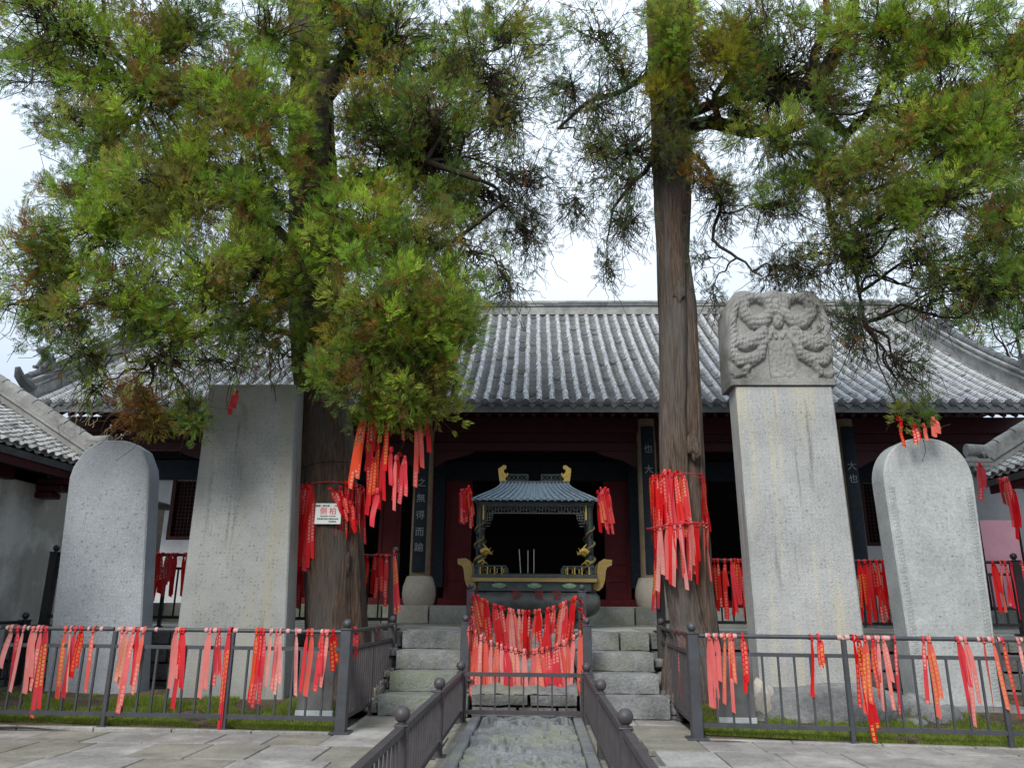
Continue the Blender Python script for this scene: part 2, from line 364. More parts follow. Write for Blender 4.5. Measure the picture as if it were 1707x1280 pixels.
def heightgrid(nx, ny, fn):
    V = [fn(i/nx, j/ny) for j in range(ny+1) for i in range(nx+1)]
    F = [(j*(nx+1)+i, j*(nx+1)+i+1, (j+1)*(nx+1)+i+1, (j+1)*(nx+1)+i) for j in range(ny) for i in range(nx)]
    return V, F
def rock(mb, c, d, seed, res=.09, amp=.018, rnd=.03):
    "a rough-hewn block: subdivided box with rounded arrises and noisy faces"
    n = [max(2, min(14, int(round(q/res)))) for q in d]; c = Vector(c); vid = {}; vs = []; fs = []
    def V(i, j, k):
        key = (i, j, k)
        if key not in vid:
            p = Vector((d[0]*(i/n[0]-.5), d[1]*(j/n[1]-.5), d[2]*(k/n[2]-.5)))
            cnt = (i in (0, n[0])) + (j in (0, n[1])) + (k in (0, n[2]))
            if cnt >= 2:
                q = Vector((p.x - math.copysign(rnd, p.x) if i in (0, n[0]) else p.x, p.y - math.copysign(rnd, p.y) if j in (0, n[1]) else p.y, p.z - math.copysign(rnd, p.z) if k in (0, n[2]) else p.z))
                p = p.lerp(q, .5)
            w_ = p + c; s3 = Vector((seed*3.1, seed*1.7, seed*.9))
            p = p + Vector((noise.noise(w_*7+s3), noise.noise(w_*7+s3+Vector((9,0,0))), noise.noise(w_*7+s3+Vector((0,9,0)))*.7))*amp
            vid[key] = len(vs); vs.append(c+p)
        return vid[key]
    for i in range(n[0]):
        for j in range(n[1]):
            for k in (0, n[2]): fs.append((V(i,j,k), V(i+1,j,k), V(i+1,j+1,k), V(i,j+1,k)))
    for i in range(n[0]):
        for k in range(n[2]):
            for j in (0, n[1]): fs.append((V(i,j,k), V(i+1,j,k), V(i+1,j,k+1), V(i,j,k+1)))
    for j in range(n[1]):
        for k in range(n[2]):
            for i in (0, n[0]): fs.append((V(i,j,k), V(i,j+1,k), V(i,j+1,k+1), V(i,j,k+1)))
    mb.add(vs, fs); return mb
def text(body, size, loc, mat, parent, rot=(rad(90), 0, 0), extrude=.002, name='lettering', offset=0.0, sx=1.0):
    cu = bpy.data.curves.new('t', 'FONT'); cu.body = body; cu.size = size; cu.extrude = extrude; cu.align_x = 'CENTER'; cu.align_y = 'CENTER'; cu.resolution_u = 2; cu.offset = offset
    to = bpy.data.objects.new('t', cu); COL.objects.link(to); dg = bpy.context.evaluated_depsgraph_get()
    me = bpy.data.meshes.new_from_object(to.evaluated_get(dg)); bpy.data.objects.remove(to); bpy.data.curves.remove(cu)
    me.name = name; me.materials.clear(); me.materials.append(MT[mat])
    o = bpy.data.objects.new(name, me); COL.objects.link(o)
    o.parent = parent; o.matrix_parent_inverse = Matrix.Translation(-WORLDLOC.get(parent.name, Vector((0,0,0)))) if parent else Matrix()
    o.location = loc; o.rotation_euler = rot; o.scale = (sx, 1, 1); return o

# ------------------------------------------------------------------ ground and paving
g = MB(); g.add([(-300,-60,-.06),(300,-60,-.06),(300,400,-.06),(-300,400,-.06)], [(0,1,2,3)])
tag(g.build('ground', 'ground'), kind='structure')
pav = thing('pavement', None, None, (0, 7, -.06), kind='structure')
for row, (y0, y1) in enumerate([(5.35,6.12),(6.12,6.9),(6.9,7.66),(7.66,8.43),(8.43,9.08)]):
    x = -7.6 + (.27 if row % 2 else 0) + R.uniform(-.05,.05)
    while x < 7.8:
        wd = R.uniform(.56, .66) if row != 2 else R.uniform(.8,.95)
        x1 = x + wd; cx = (x+x1)/2
        if not (-.52 < cx < .78 and y1 > 5):
            if x < -.52 < x1: x1 = -.52
            if x < .78 < x1 and cx > 0: x = .78
            sb = MB().cbox(((x+x1)/2, (y0+y1)/2, -.03+R.uniform(-.004,.004)), (x1-x-.014, y1-y0-.014, .06), .006)
            m = R.choices(['slab','slab_pale','slab_grn'], [5, .8 if row != 1 else 4, 3])[0]
            sb.build('paving_slab', m, pav)
        x = x + wd if x1 - x > .2 or True else x1
# middle court between the two fenced plots and the steps
for row, (y0, y1) in enumerate([(9.08,9.6),(9.6,10.1),(10.1,10.56)]):
    for (xa, xb) in ((-1.95,-.55),(.8,2.05)):
        n = 2; xs = [xa + (xb-xa)*k/n + (R.uniform(-.12,.12) if 0 < k < n else 0) for k in range(n+1)]
        for k in range(n):
            sb = MB().cbox(((xs[k]+xs[k+1])/2, (y0+y1)/2, -.03+R.uniform(-.006,.006)), (xs[k+1]-xs[k]-.014, y1-y0-.014, .06), .008)
            sb.build('paving_slab', R.choice(['slab','slab_grn','slab_grn']), pav)
# plots behind the front railings
for nm, X0, X1 in (('soil_bed', -7.45, -1.98), ('soil_bed', 2.05, 7.45)):
    V, F = heightgrid(60, 24, lambda u, v, X0=X0, X1=X1: (X0+(X1-X0)*u, (9.27 if X0 < 0 else 8.98)+ (12.0-9.0)*v, -.01+.03*noise.noise(Vector((X0+(X1-X0)*u, v*6, 0))*1.5)+.20*min(1,v*2.8)))
    b = MB(); b.add(V, F); tag(b.build(nm, 'soil', smooth=60), kind='structure')
kerb = thing('kerb', None, None, (0, 9.1, 0), kind='structure')
for s_, (xa, ya, xb, yb) in (('l', (-7.5, 9.44, -2.0, 9.17)), ('r', (2.06, 9.1, 7.5, 8.57))):
    n = 6
    for k in range(n):
        p0 = Vector((xa+(xb-xa)*k/n, ya+(yb-ya)*k/n, 0)); p1 = Vector((xa+(xb-xa)*(k+1)/n, ya+(yb-ya)*(k+1)/n, 0))
        L = (p1-p0).length; MB().cbox((p0+p1)/2+Vector((0, .0, -.01)), (L-.012, .09, .05), .008, math.atan2(p1.y-p0.y, L)).build('kerb_stone', 'slab', kerb)
def soilz(y, y0): t = min(1, max(0, (y-y0)/1.1)); return .02+.19*t*t*(3-2*t)
# grass
def grass(name, n, fn, hmin, hmax, label):
    P = np.array([fn() for _ in range(n)]); a = NR.uniform(0, 6.28, n); h = NR.uniform(hmin, hmax, n); wd = NR.uniform(.004, .009, n)
    lean = NR.uniform(-.03, .03, (n, 2)); d = np.stack([np.cos(a), np.sin(a), np.zeros(n)], 1)*wd[:, None]
    V = np.stack([P-d, P+d, P+np.stack([lean[:, 0], lean[:, 1], h], 1)], 1).reshape(-1, 3)
    t = np.array([(.19,.25,.05),(.24,.28,.07),(.13,.19,.04),(.28,.25,.12)])[NR.choice(4, n, p=[.4,.3,.2,.1])]
    me = fastmesh(name, V, np.arange(3*n).reshape(-1, 3), 'leaf', np.repeat(t, 3, 0))
    tag(link(name, me), label, 'grass', kind='stuff')
def gl_():
    while 1:
        x = R.uniform(-7.4, -2.02); y0 = 9.2 + (-1.98-x)*.05; t = R.random()**1.6; y = y0 + .08 + t*1.1
        if noise.noise(Vector((x*2, y*2.5, 3))) > -.38 + t*.45: return (x, y, .0+.19*min(1, max(0, y-9.27)/3*2.8))
def gr_():
    while 1:
        x = R.uniform(2.1, 7.4); y0 = 9.12 - (x-2)*.1; t = R.random()**1.6; y = y0 + .08 + t*1.1
        if noise.noise(Vector((x*2, y*2.5, 8))) > -.38 + t*.45: return (x, y, .0+.19*min(1, max(0, y-8.98)/3*2.8))
grass('grass', 42000, gl_, .02, .06, 'low green grass strip under the left front railing')
grass('grass', 42000, gr_, .02, .06, 'low green grass strip under the right front railing')

# carved dragon path slab in the centre
def segd(P, A, B):
    AB = B-A; t = np.clip(((P-A)@AB)/(AB@AB+1e-9), 0, 1); return np.linalg.norm(P-(A+t[:, None]*AB), axis=1)
def relief_height(P, curves, blobs):
    h = np.zeros(len(P))
    for pts, r in curves:
        pts = np.array(pts, float); n = len(pts)-1
        for i in range(n):
            rr = r*(1-.5*i/n) if isinstance(r, float) else r[0]
            d = segd(P, pts[i], pts[i+1]); h = np.maximum(h, np.sqrt(np.clip(rr*rr-d*d, 0, None)))
    for (cx, cy, r) in blobs:
        d = np.linalg.norm(P-np.array([cx, cy]), axis=1); h = np.maximum(h, np.sqrt(np.clip(r*r-d*d, 0, None)))
    return h
path = thing('path', None, None, (.13, 7.8, 0), kind='structure')
nx, ny = 120, 390; X0, X1, Y0, Y1 = -.42, .68, 6.4, 10.12
u, v = np.meshgrid(np.linspace(0, 1, nx+1), np.linspace(0, 1, ny+1)); P2 = np.stack([X0+(X1-X0)*u.ravel(), Y0+(Y1-Y0)*v.ravel()], 1)
cv = []; rr = random.Random(5)
for k in range(190):      # flowing water and cloud strokes
    cx, cy = rr.uniform(X0, X1), rr.uniform(Y0, Y1-.7); L = rr.uniform(.1, .32); a = rr.uniform(-.35, .35) + (.25 if cx < .13 else -.25)
    pts = [(cx+L*t*math.cos(a), cy+L*t*math.sin(a)+.03*math.sin(t*6+k)) for t in np.linspace(-.5, .5, 7)]; cv.append((pts, rr.choice([.010,.014,.02])))
for s_ in (-1, 1):       # a pair of coiled dragons at the head of the slab
    pts = [(.13+s_*(.03+.44*t), 9.72+.14*math.sin(t*9)) for t in np.linspace(0, 1, 16)]; cv.append((pts, .05))
    pts = [(.13+s_*(.06+.3*t), 9.5+.08*math.sin(t*7+1)) for t in np.linspace(0, 1, 12)]; cv.append((pts, .035))
    for q in range(7): cv.append(([(.13+s_*(.1+.06*q), 9.9), (.13+s_*(.13+.065*q), 9.98), (.13+s_*(.17+.06*q), 9.93)], .016))
H = relief_height(P2, cv, [(.13, 9.78, .06), (-.16, 9.45, .05), (.42, 9.45, .05)])
H = np.minimum(H*3.6, .085) + .006*np.array([noise.noise(Vector((x*14, y*9, 0))) for x, y in P2])
edge = (P2[:, 0] < X0+.001) | (P2[:, 0] > X1-.001)
V = np.column_stack([P2, .03+H]); idx = np.arange((nx+1)*(ny+1)).reshape(ny+1, nx+1)
F = np.stack([idx[:-1, :-1], idx[:-1, 1:], idx[1:, 1:], idx[1:, :-1]], -1).reshape(-1, 4)
link('carved_panel', fastmesh('carved_panel', V, F, 'relief', smooth=True, k=4), path)
for bx, bw in ((-.485, .11), (.745, .11)):
    yy = 6.4
    while yy < 10.15:
        L = R.uniform(1.1, 1.5); y2 = min(yy+L, 10.19); MB().cbox((bx, (yy+y2)/2, .02), (bw, y2-yy-.008, .12), .012).build('border_stone', 'relief', path); yy = y2
MB().cbox((.13, 10.165, .02), (1.118, .08, .12), .012).build('border_stone', 'relief', path)
for sx in (-.62, .9):
    for k in range(6): MB().cbox((sx, 5.5+k*.82, -.02), (.14, .8, .07), .01).build('edging_stone', 'slab_grn', path)

# ------------------------------------------------------------------ terrace, steps
ter = thing('terrace', None, None, (0, 14, 0), kind='structure')
MB().box((0, 17.1, .44), (24, 9.7, 1.02-.15)).build('core', 'block', ter)
def course(x0, x1, z0, z1, y, lmin, lmax, mat='block', nm='stone_block', par=ter, depth=.3, amp=.018):
    x = x0
    while x < x1-.05:
        L = R.uniform(lmin, lmax); xe = min(x+L, x1)
        if x1-xe < .25: xe = x1
        b = MB(); rock(b, ((x+xe)/2, y+depth/2+R.uniform(-.012,.012), (z0+z1)/2), (xe-x-.014, depth, z1-z0-.012), R.random()*50, .13, amp, .02)
        b.build(nm, mat, par, smooth=50); x = xe
for z0, z1 in ((0,.25),(.25,.5),(.5,.76)):
    course(-9.2, -1.76, z0, z1, 12.02, .55, 1.0); course(1.92, 9.2, z0, z1, 12.02, .55, 1.0)
course(-9.2, -1.76, .76, 1.0, 11.96, .9, 1.5, 'block', 'capstone', depth=.5, amp=.01); course(1.92, 9.2, .76, 1.0, 11.96, .9, 1.5, 'block', 'capstone', depth=.5, amp=.01)
for row in range(5):      # terrace paving
    y0 = 12.45+row*.76; x = -9.2+R.uniform(0,.4)
    while x < 9.2:
        L = R.uniform(.8,1.2); MB().cbox((x+L/2, y0+.38, .96), (L-.012, .748, .08), .006).build('terrace_slab', R.choice(['tread','slab_grn']), ter); x += L
for side, (xa, xb) in (('west', (-1.74, -.62)), ('east', (.8, 1.9))):
    st = thing('stone_steps', f'{"left" if side == "west" else "right"} flight of rough grey stone steps beside the ribbon chains', 'steps', ((xa+xb)/2, 11.2, 0), 'flights of stone steps')
    for i in range(4):
        y = (10.55, 11.0, 11.42, 11.84)[i]; z = .25*i; x0 = xa - (.06 if i == 0 and side == 'west' else 0); x1 = xb + (.06 if i == 0 and side == 'east' else 0)
        cut = x0 + (x1-x0)*R.choice([.995, .995, .995, .6])
        for (p, q) in ((x0, cut), (cut, x1)):
            if q-p < .15: continue
            b = MB(); rock(b, ((p+q)/2, y+.34+R.uniform(-.01,.01), z+.125), (q-p-.012, .68, .25), R.random()*60, .07, .014, .016); b.build('step_stone', 'step', st, smooth=50)
    if True:
        cw = MB(); sgn = -1 if side == 'west' else 1; xx = (xa-.13) if side == 'west' else (xb+.12)
        for k in range(26):
            y = R.uniform(10.7, 11.95); z = R.uniform(.0, max(.08, (y-10.5)*.62)); s0 = R.uniform(.08, .2)
            rock(cw, (xx+R.uniform(-.05,.05), y, z), (s0*1.1, s0*1.3, s0*.8), k*2.7, .06, .02, .03)
        cw.build('side_rubble', 'base', st, smooth=50)['kind'] = 'stuff'
ds = thing('carved_stone_ramp', 'carved stone ramp between the two flights of steps behind hanging ribbons', 'ramp', (.09, 11, 0))
def rampf(u_, v_):
    x = -.6+1.38*u_; y = 10.62+1.3*v_; z = .27+.36*v_ + .03*noise.noise(Vector((x*6, y*5, 4))) + .02*noise.noise(Vector((x*15, y*13, 4)))
    return (x, y, z)
V, F = heightgrid(50, 60, rampf); b = MB(); b.add(V, F); b.build('sloping_face', 'relief', ds, smooth=60)
for z0, z1 in ((0,.13),(.13,.28)):
    course(-.6, .78, z0, z1, 10.6, .45, .8, 'block', 'base_stone', ds, depth=.3)
b = MB(); rock(b, (.09, 12.22, .79), (1.4, .6, .4), 4, .1, .015, .02); b.build('top_stone', 'step', ds, smooth=50)
# hall platform
plat = thing('hall_platform', None, None, (0, 20, 1), kind='structure')
MB().box((.2, 20.9, 1.1), (21.6, 9.0, .42)).build('core', 'block', plat)
x = -10.5
while x < 10.9:
    L = R.uniform(.8, 1.5); b = MB(); rock(b, (x+L/2, 16.4, 1.165), (L-.015, .5, .35), R.random()*40, .15, .012, .02); b.build('edge_stone', R.choice(['drum','step','tread','step']), plat, smooth=50); x += L
for row in range(3):
    x = -10.4
    while x < 10.6:
        L = R.uniform(.9,1.3); MB().cbox((x+L/2, 17.05+.8*row, 1.31), (L-.012, .788, .07), .006).build('floor_slab', 'tread', plat); x += L

# ------------------------------------------------------------------ the hall
HC = .2
hall = thing('temple_hall', 'long red temple hall with a sweeping grey tiled roof behind the terrace', 'temple hall', (HC, 19, 1.33))
colx = [-7.05+HC-.2, -2.45+HC, 2.5+HC, 7.05]
colx = [-6.75, -2.27, 2.7, 7.08]
def column(x, chars, ys):
    c = MB().lathe((x, 17.0, 1.34), [(.30,0),(.33,.06),(.36,.22),(.35,.38),(.29,.56),(.27,.60)], 24).build('column_drum', 'drum', hall, 40)
    sh = MB().lathe((x, 17.0, 1.94), [(.225,0),(.22,1.5),(.205,3.45)], 24).build('column', 'colwood', hall, 40)
    pl = MB()
    n = 8; r1, r2 = .232, .262; vs = []
    for z in (2.02, 5.2):
        for k in range(n+1):
            th = -math.pi/2 + (k/n-.5)*1.15; vs.append((x+r2*math.cos(th), 17+r2*math.sin(th), z))
        for k in range(n+1):
            th = -math.pi/2 + (k/n-.5)*1.15; vs.append((x+r1*math.cos(th), 17+r1*math.sin(th), z))
    m = 2*(n+1); fs = []
    for k in range(n): fs += [(k, k+1, m+k+1, m+k), (n+1+k, m+n+1+k, m+n+2+k, n+2+k), (k, n+1+k, n+2+k, k+1), (m+k, m+k+1, m+n+2+k, m+n+1+k)]
    fs += [(0, m, m+n+1, n+1), (n, n+n+1, m+n+n+1, m+n)]
    pl.add(vs, fs); po = pl.build('couplet_board', 'navy', sh, 40)
    po
    for ch, z in zip(chars, ys):
        text(ch, .20, (x+.0, 17-.268, z), 'white_char', sh, extrude=.003)
    return sh
zc = lambda py: at(700, py, 16.74).z
column(colx[0], '', [])
column(colx[1], '之無得而踰', [zc(805), zc(831), zc(859), zc(887), zc(913)])
column(colx[2], '也大', [zc(748), zc(782)])
column(colx[3], '大也', [zc(775), zc(796)])
# brackets under the lintel either side of every column, lintels, eave boards
XW, XE = -10.15, 10.55
def beam(name, x0, x1, y, z, hy, hz, mat='maroon'): return MB().cbox(((x0+x1)/2, y, z), (x1-x0, hy, hz), .02).build(name, mat, hall)
beam('eave_purlin', XW-.4, XE+.95, 16.85, 5.64, .26, .24); beam('upper_lintel', XW-.4, XE+.95, 17.0, 5.27, .2, .36)
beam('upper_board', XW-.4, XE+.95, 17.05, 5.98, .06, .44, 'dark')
beam('lower_lintel', XW-.4, XE+.95, 17.02, 4.78, .15, .2)
beam('frieze_board', XW-.4, XE+.95, 17.06, 4.98, .04, .28, 'maroon')
beam('inner_lintel', XW, XE, 18.95, 4.55, .22, .5, 'navy'); beam('inner_beam', XW, XE, 18.98, 5.0, .2, .36, 'dark')
for x in colx:
    for s_ in (-1, 1):
        poly = [(x+s_*.2, 4.68), (x+s_*1.15, 4.68), (x+s_*1.0, 4.6), (x+s_*.75, 4.52), (x+s_*.5, 4.46), (x+s_*.35, 4.36), (x+s_*.2, 4.30)]
        MB().prism(poly, 'y', 16.98, 17.06).build('bracket', 'maroon', hall)
# ceiling and wall of the dark porch
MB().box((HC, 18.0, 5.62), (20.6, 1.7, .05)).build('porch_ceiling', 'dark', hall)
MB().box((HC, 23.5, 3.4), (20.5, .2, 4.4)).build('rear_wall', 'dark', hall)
for x in (XW, XE): MB().box((x, 20.9, 3.35), (.3, 5.2, 4.2)).build('gable_wall', 'plaster_wh', hall)
# rafters under the eave
rm = MB().tube([(0, 15.62, .2), (0, 16.9, .98)], .045, 8).mesh('rafter', 'maroon', 40)
x = XW
while x <= XE+.01:
    o = link('rafter', rm, hall, (x, 0, 4.98)); x += .235
# wall bays : central three open, ends plastered with lattice windows
YW = 18.95
def wallbox(x0, x1, z0, z1, mat='plaster_wh', nm='wall'): return MB().box(((x0+x1)/2, YW+.12, (z0+z1)/2), (x1-x0, .24, z1-z0)).build(nm, mat, hall)
def endbay(x0, x1, wx0, wx1, wz0, wz1):
    wl = MB()
    for a, b_, c, d in ((x0, wx0, 1.33, 4.3), (wx1, x1, 1.33, 4.3), (wx0, wx1, 1.33, wz0), (wx0, wx1, wz1, 4.3)):
        wl.box(((a+b_)/2, YW+.12, (c+d)/2), (b_-a, .24, d-c))
    wl.build('wall', 'plaster_wh', hall)
    wf = MB()
    t = .09
    wf.box(((wx0+wx1)/2, YW+.08, wz0+t/2), (wx1-wx0, .14, t)).box(((wx0+wx1)/2, YW+.08, wz1-t/2), (wx1-wx0, .14, t))
    wf.box((wx0+t/2, YW+.08, (wz0+wz1)/2), (t, .14, wz1-wz0-2*t)).box((wx1-t/2, YW+.08, (wz0+wz1)/2), (t, .14, wz1-wz0-2*t))
    fo = wf.build('window', 'lattice', hall)
    lt = MB(); n = int((wx1-wx0-.2)/.085)
    for k in range(1, n): lt.box((wx0+.1+(wx1-wx0-.2)*k/n, YW+.1, (wz0+wz1)/2), (.018, .03, wz1-wz0-.2))
    m = int((wz1-wz0-.2)/.085)
    for k in range(1, m): lt.box(((wx0+wx1)/2, YW+.1, wz0+.1+(wz1-wz0-.2)*k/m), (wx1-wx0-.2, .026, .018))
    l = lt.build('lattice', 'lattice', fo); l
    b = MB().box(((wx0+wx1)/2, YW+.2, (wz0+wz1)/2), (wx1-wx0-.02, .02, wz1-wz0-.02)).build('backing', 'dark', fo); b
wa = at(290, 790, YW); wb = at(352, 900, YW); endbay(XW+.15, colx[0]-.1, wa.x, wa.x+1.45, wb.z, wa.z)
wa = at(1432, 797, YW); wb = at(1475, 910, YW); endbay(colx[3]+.1, XE-.15, wa.x, wa.x+1.45, wb.z, wa.z)
def leaf(x0, x1, nm='door_leaf'):
    t = MB().box(((x0+x1)/2, YW, 2.85), (x1-x0-.02, .06, 3.04)).build(nm, 'maroon_door', hall)
    fr = MB(); w2 = x1-x0-.02; cx = (x0+x1)/2
    for zz, hh in ((1.40,.14),(1.95,.09),(2.35,.09),(4.3,.12)): fr.box((cx, YW-.045, zz), (w2-.16, .03, hh))
    fr.box((x0+.05, YW-.045, 2.85), (.08, .03, 3.0)).box((x1-.05, YW-.045, 2.85), (.08, .03, 3.0))
    f = fr.build('rail_frame', 'maroon_door', t); f
    return t
for x0, x1 in ((-1.98,-1.32),(1.88,2.5),(-3.6,-3.05),(-5.9,-5.35),(-6.5,-5.95),(3.2,3.75),(5.6,6.15),(6.2,6.75)): leaf(x0, x1)
for x in (-2.3, 2.75, -6.75, 7.05): MB().lathe((x, 18.95, 1.34), [(.2,0),(.19,3.0)], 16).build('rear_column', 'maroon_door', hall, 40)
for x in (-2.1, 2.6): MB().cbox((x, 18.7, 3.25), (.26, .05, 3.0), .01).build('inner_couplet_board', 'navy', hall)
for x0, x1 in ((-2.1, 2.6),(-6.55,-2.5),(2.95,6.85)): MB().cbox(((x0+x1)/2, 18.9, 1.42), (x1-x0, .14, .17), .01).build('threshold', 'maroon_door', hall)
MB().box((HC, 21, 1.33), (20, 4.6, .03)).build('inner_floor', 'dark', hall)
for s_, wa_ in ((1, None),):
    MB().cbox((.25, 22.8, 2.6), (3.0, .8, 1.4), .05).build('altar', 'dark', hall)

# hall roof
E0, ZE, RUN, RISE = 15.3, 5.36, 6.0, 4.25
def rp(t): return Vector((0, E0+RUN*t, ZE+RISE*(.80*t+.20*t*t)))
def rn(t):
    d = rp(t+.01)-rp(t-.01); d.normalize(); return d, Vector((0, -d.z, d.y))
RL = sum((rp((i+1)/50)-rp(i/50)).length for i in range(50))
roof = MB()
NSEG = 14
for side in (0, 1):
    vs = []; fs = []
    for i in range(NSEG+1):
        p = rp(i/NSEG)
        if side: p = Vector((0, 2*(E0+RUN)-p.y, p.z))
        vs += [(XW-.4, p.y, p.z-.05), (XE+.4, p.y, p.z-.05), (XE+.4, p.y, p.z-.2), (XW-.4, p.y, p.z-.2)]
    for i in range(NSEG):
        a = i*4
        for k in range(4): fs.append((a+k, a+(k+1) % 4, a+4+(k+1) % 4, a+4+k))
    fs += [(0,1,2,3), (NSEG*4+3, NSEG*4+2, NSEG*4+1, NSEG*4)]
    roof.add(vs, fs)
roof = roof.build('roof', 'tile_dark', hall, 30)
SP = .278; NC = int(round((XE-XW+.5)/SP)); XS = [XW-.25+SP*(k+.5) for k in range(NC)]
# tube tile mesh
def tubetile(L=.335, r0=.068, r1=.064):
    b = MB(); n = 6; vs = []
    prof = [(0, r0*.99), (.008, r0*1.04), (.03, r0*1.03), (.04, r0), (L, r1)]
    for y, r in prof:
        for k in range(n+1): th = math.pi*k/n; vs.append((r*math.cos(th), y, r*math.sin(th)*1.12))
    fs = [(i*(n+1)+k, i*(n+1)+k+1, (i+1)*(n+1)+k+1, (i+1)*(n+1)+k) for i in range(len(prof)-1) for k in range(n)]
    fs.append(tuple(range(n+1))); b.add(vs, fs); return b
tt = tubetile(); ttm = tt.mesh('tube_tile', 'tile_obj', 40); NT = int(RL/.325)
rest = MB(); grey = lambda a, b_: (lambda q: (q, q*1.01, q*1.02))(R.uniform(a, b_))
parts = []
for x in XS:
    for j in range(NT):
        t = (j+.02)/NT; p = rp(t); d, nn = rn(t); p = p + nn*(-.012) + Vector((x+R.uniform(-.006,.006), 0, 0))
        c = R.uniform(.37, .44) if R.random() > .04 else R.uniform(.28,.38)
        tint = R.choice([(1,1,1.02),(1,1,1),(.97,1.02,.98),(1.02,1,.95),(.99,.98,1.04)]); c3 = (c*tint[0], c*tint[1], c*tint[2])
        if abs(x-1.5) > 11.9 and False: continue
        parts.append((abs(p.y-15) + 0*abs(x), p, d, nn, c3, j))
front = [q for q in parts if q[5] < 4]; back = [q for q in parts if q[5] >= 4]
front = front[:300] if len(front) > 300 else front
rows_over = [q for q in parts if q[5] < 4][300:]
for _, p, d, nn, c3, j in front:
    o = link('tube_tile', ttm, roof); m = Matrix((Vector((1,0,0)), d, nn)).transposed().to_4x4(); m.translation = p
    o; o.matrix_basis = m; o.color = (*c3, 1)
base = [Vector(v) for v in tt.v]
for _, p, d, nn, c3, j in back + rows_over:
    rest.cc = c3; rest.add([p + Vector((v.x, 0, 0)) + d*v.y + nn*v.z for v in base], tt.f)
o = rest.build('upper_tube_tiles', 'tile', roof, 40); o['kind'] = 'stuff'
# pan tiles
pan = MB(); NPJ = int(RL/.098)
prof = [(-.125,.040),(-.075,.0),(0,-.024),(.075,.0),(.125,.040)]
for x in [XS[0]-SP/2] + [q+SP/2 for q in XS]:
    for j in range(NPJ):
        t0 = j/NPJ; p0 = rp(t0); d, nn = rn(t0); off = R.uniform(-.006,.008); L = .15; c = R.uniform(.27,.38) if R.random() > .06 else R.uniform(.12,.2)
        pan.cc = (c, c*1.01, c*1.01); vs = []; k3 = R.uniform(-.012, .012)
        for (yy, zz) in ((off, .044), (off+L, .004), (off+.002, .024)):
            for a, b_ in prof: vs.append(p0 + Vector((x+a+k3, 0, 0)) + d*yy + nn*(b_+zz-.012))
        fs = [(k, k+1, 6+k, 5+k) for k in range(4)] + [(k+1, k, 10+k, 11+k) for k in range(4)]
        pan.add(vs, fs)
o = pan.build('pan_tiles', 'tile', roof); o['kind'] = 'stuff'
# eave discs and drip tiles
dm = MB().tube([(0,-.03,.0),(0,.03,.0)], .072, 14); dm.tube([(0,-.045,0),(0,-.03,0)], .05, 10); dm.tube([(0,-.06,0),(0,-.045,0)], .02, 8)
dm = dm.mesh('eave_disc', 'tile_dark', 40)
poly = [(-.125,.035),(-.06,.0),(0,-.012),(.06,.0),(.125,.035),(.11,-.02),(.06,-.055),(0,-.12),(-.06,-.055),(-.11,-.02)]
dr = MB().prism(poly, 'y', -.02, .01).mesh('drip_tile', 'tile_dark')
p = rp(0)
for x in XS:
    o = link('eave_disc', dm, roof); o.location = (x, p.y-.01, p.z+.012)
for x in [XS[0]-SP/2] + [q+SP/2 for q in XS]:
    o = link('drip_tile', dr, roof); o.location = (x+R.uniform(-.008,.008), p.y+.01, p.z-.01+R.uniform(-.008,.004)); o.rotation_euler = (rad(-8), 0, R.uniform(-.06,.06))
beam('fascia', XW-.3, XE+.3, 15.42, 5.24, .05, .09, 'dark')
for xb_ in (XW-.38, XE+.38):
    bb = MB(); vs = []; fs = []
    for i in range(NSEG+1):
        q = rp(i/NSEG); vs += [(xb_-.03, q.y, q.z-.18), (xb_+.03, q.y, q.z-.18), (xb_+.03, q.y, q.z-.62), (xb_-.03, q.y, q.z-.62)]
    for i in range(NSEG):
        for k in range(4): fs.append((i*4+k, i*4+(k+1) % 4, i*4+4+(k+1) % 4, i*4+4+k))
    fs += [(0,1,2,3), (NSEG*4+3, NSEG*4+2, NSEG*4+1, NSEG*4)]; bb.add(vs, fs); bb.build('barge_board', 'maroon', hall)
# main ridge
top = rp(1)
RX0, RX1 = -10.2, 10.55
rg = MB().box(((RX0+RX1)/2, top.y, top.z+.1), (RX1-RX0, .34, .34)).build('ridge', 'ridge', hall)
for zz, dd in ((.20,.42),(.285,.38)):
    x = RX0
    while x < RX1: 
        L = min(R.uniform(.5,.9), RX1-x); MB().cbox((x+L/2, top.y, top.z+zz+R.uniform(-.004,.004)), (L-.01, dd, .045), .006).build('ridge_course', R.choice(['ridge','ridge_dark']), rg); x += L
x = RX0
while x < RX1:
    L = R.uniform(.5,.8); MB().cbox((x+L/2, top.y-.17, top.z+.245), (L-.03, .03, .045), .004).build('ridge_panel', R.choice(['ridge_dark','ridge_dark','ridge']), rg); x += L
b = MB().tube([(RX0, top.y, top.z+.34), (RX1, top.y, top.z+.34)], .085, 12).build('ridge_cap', 'ridge', rg, 40); b
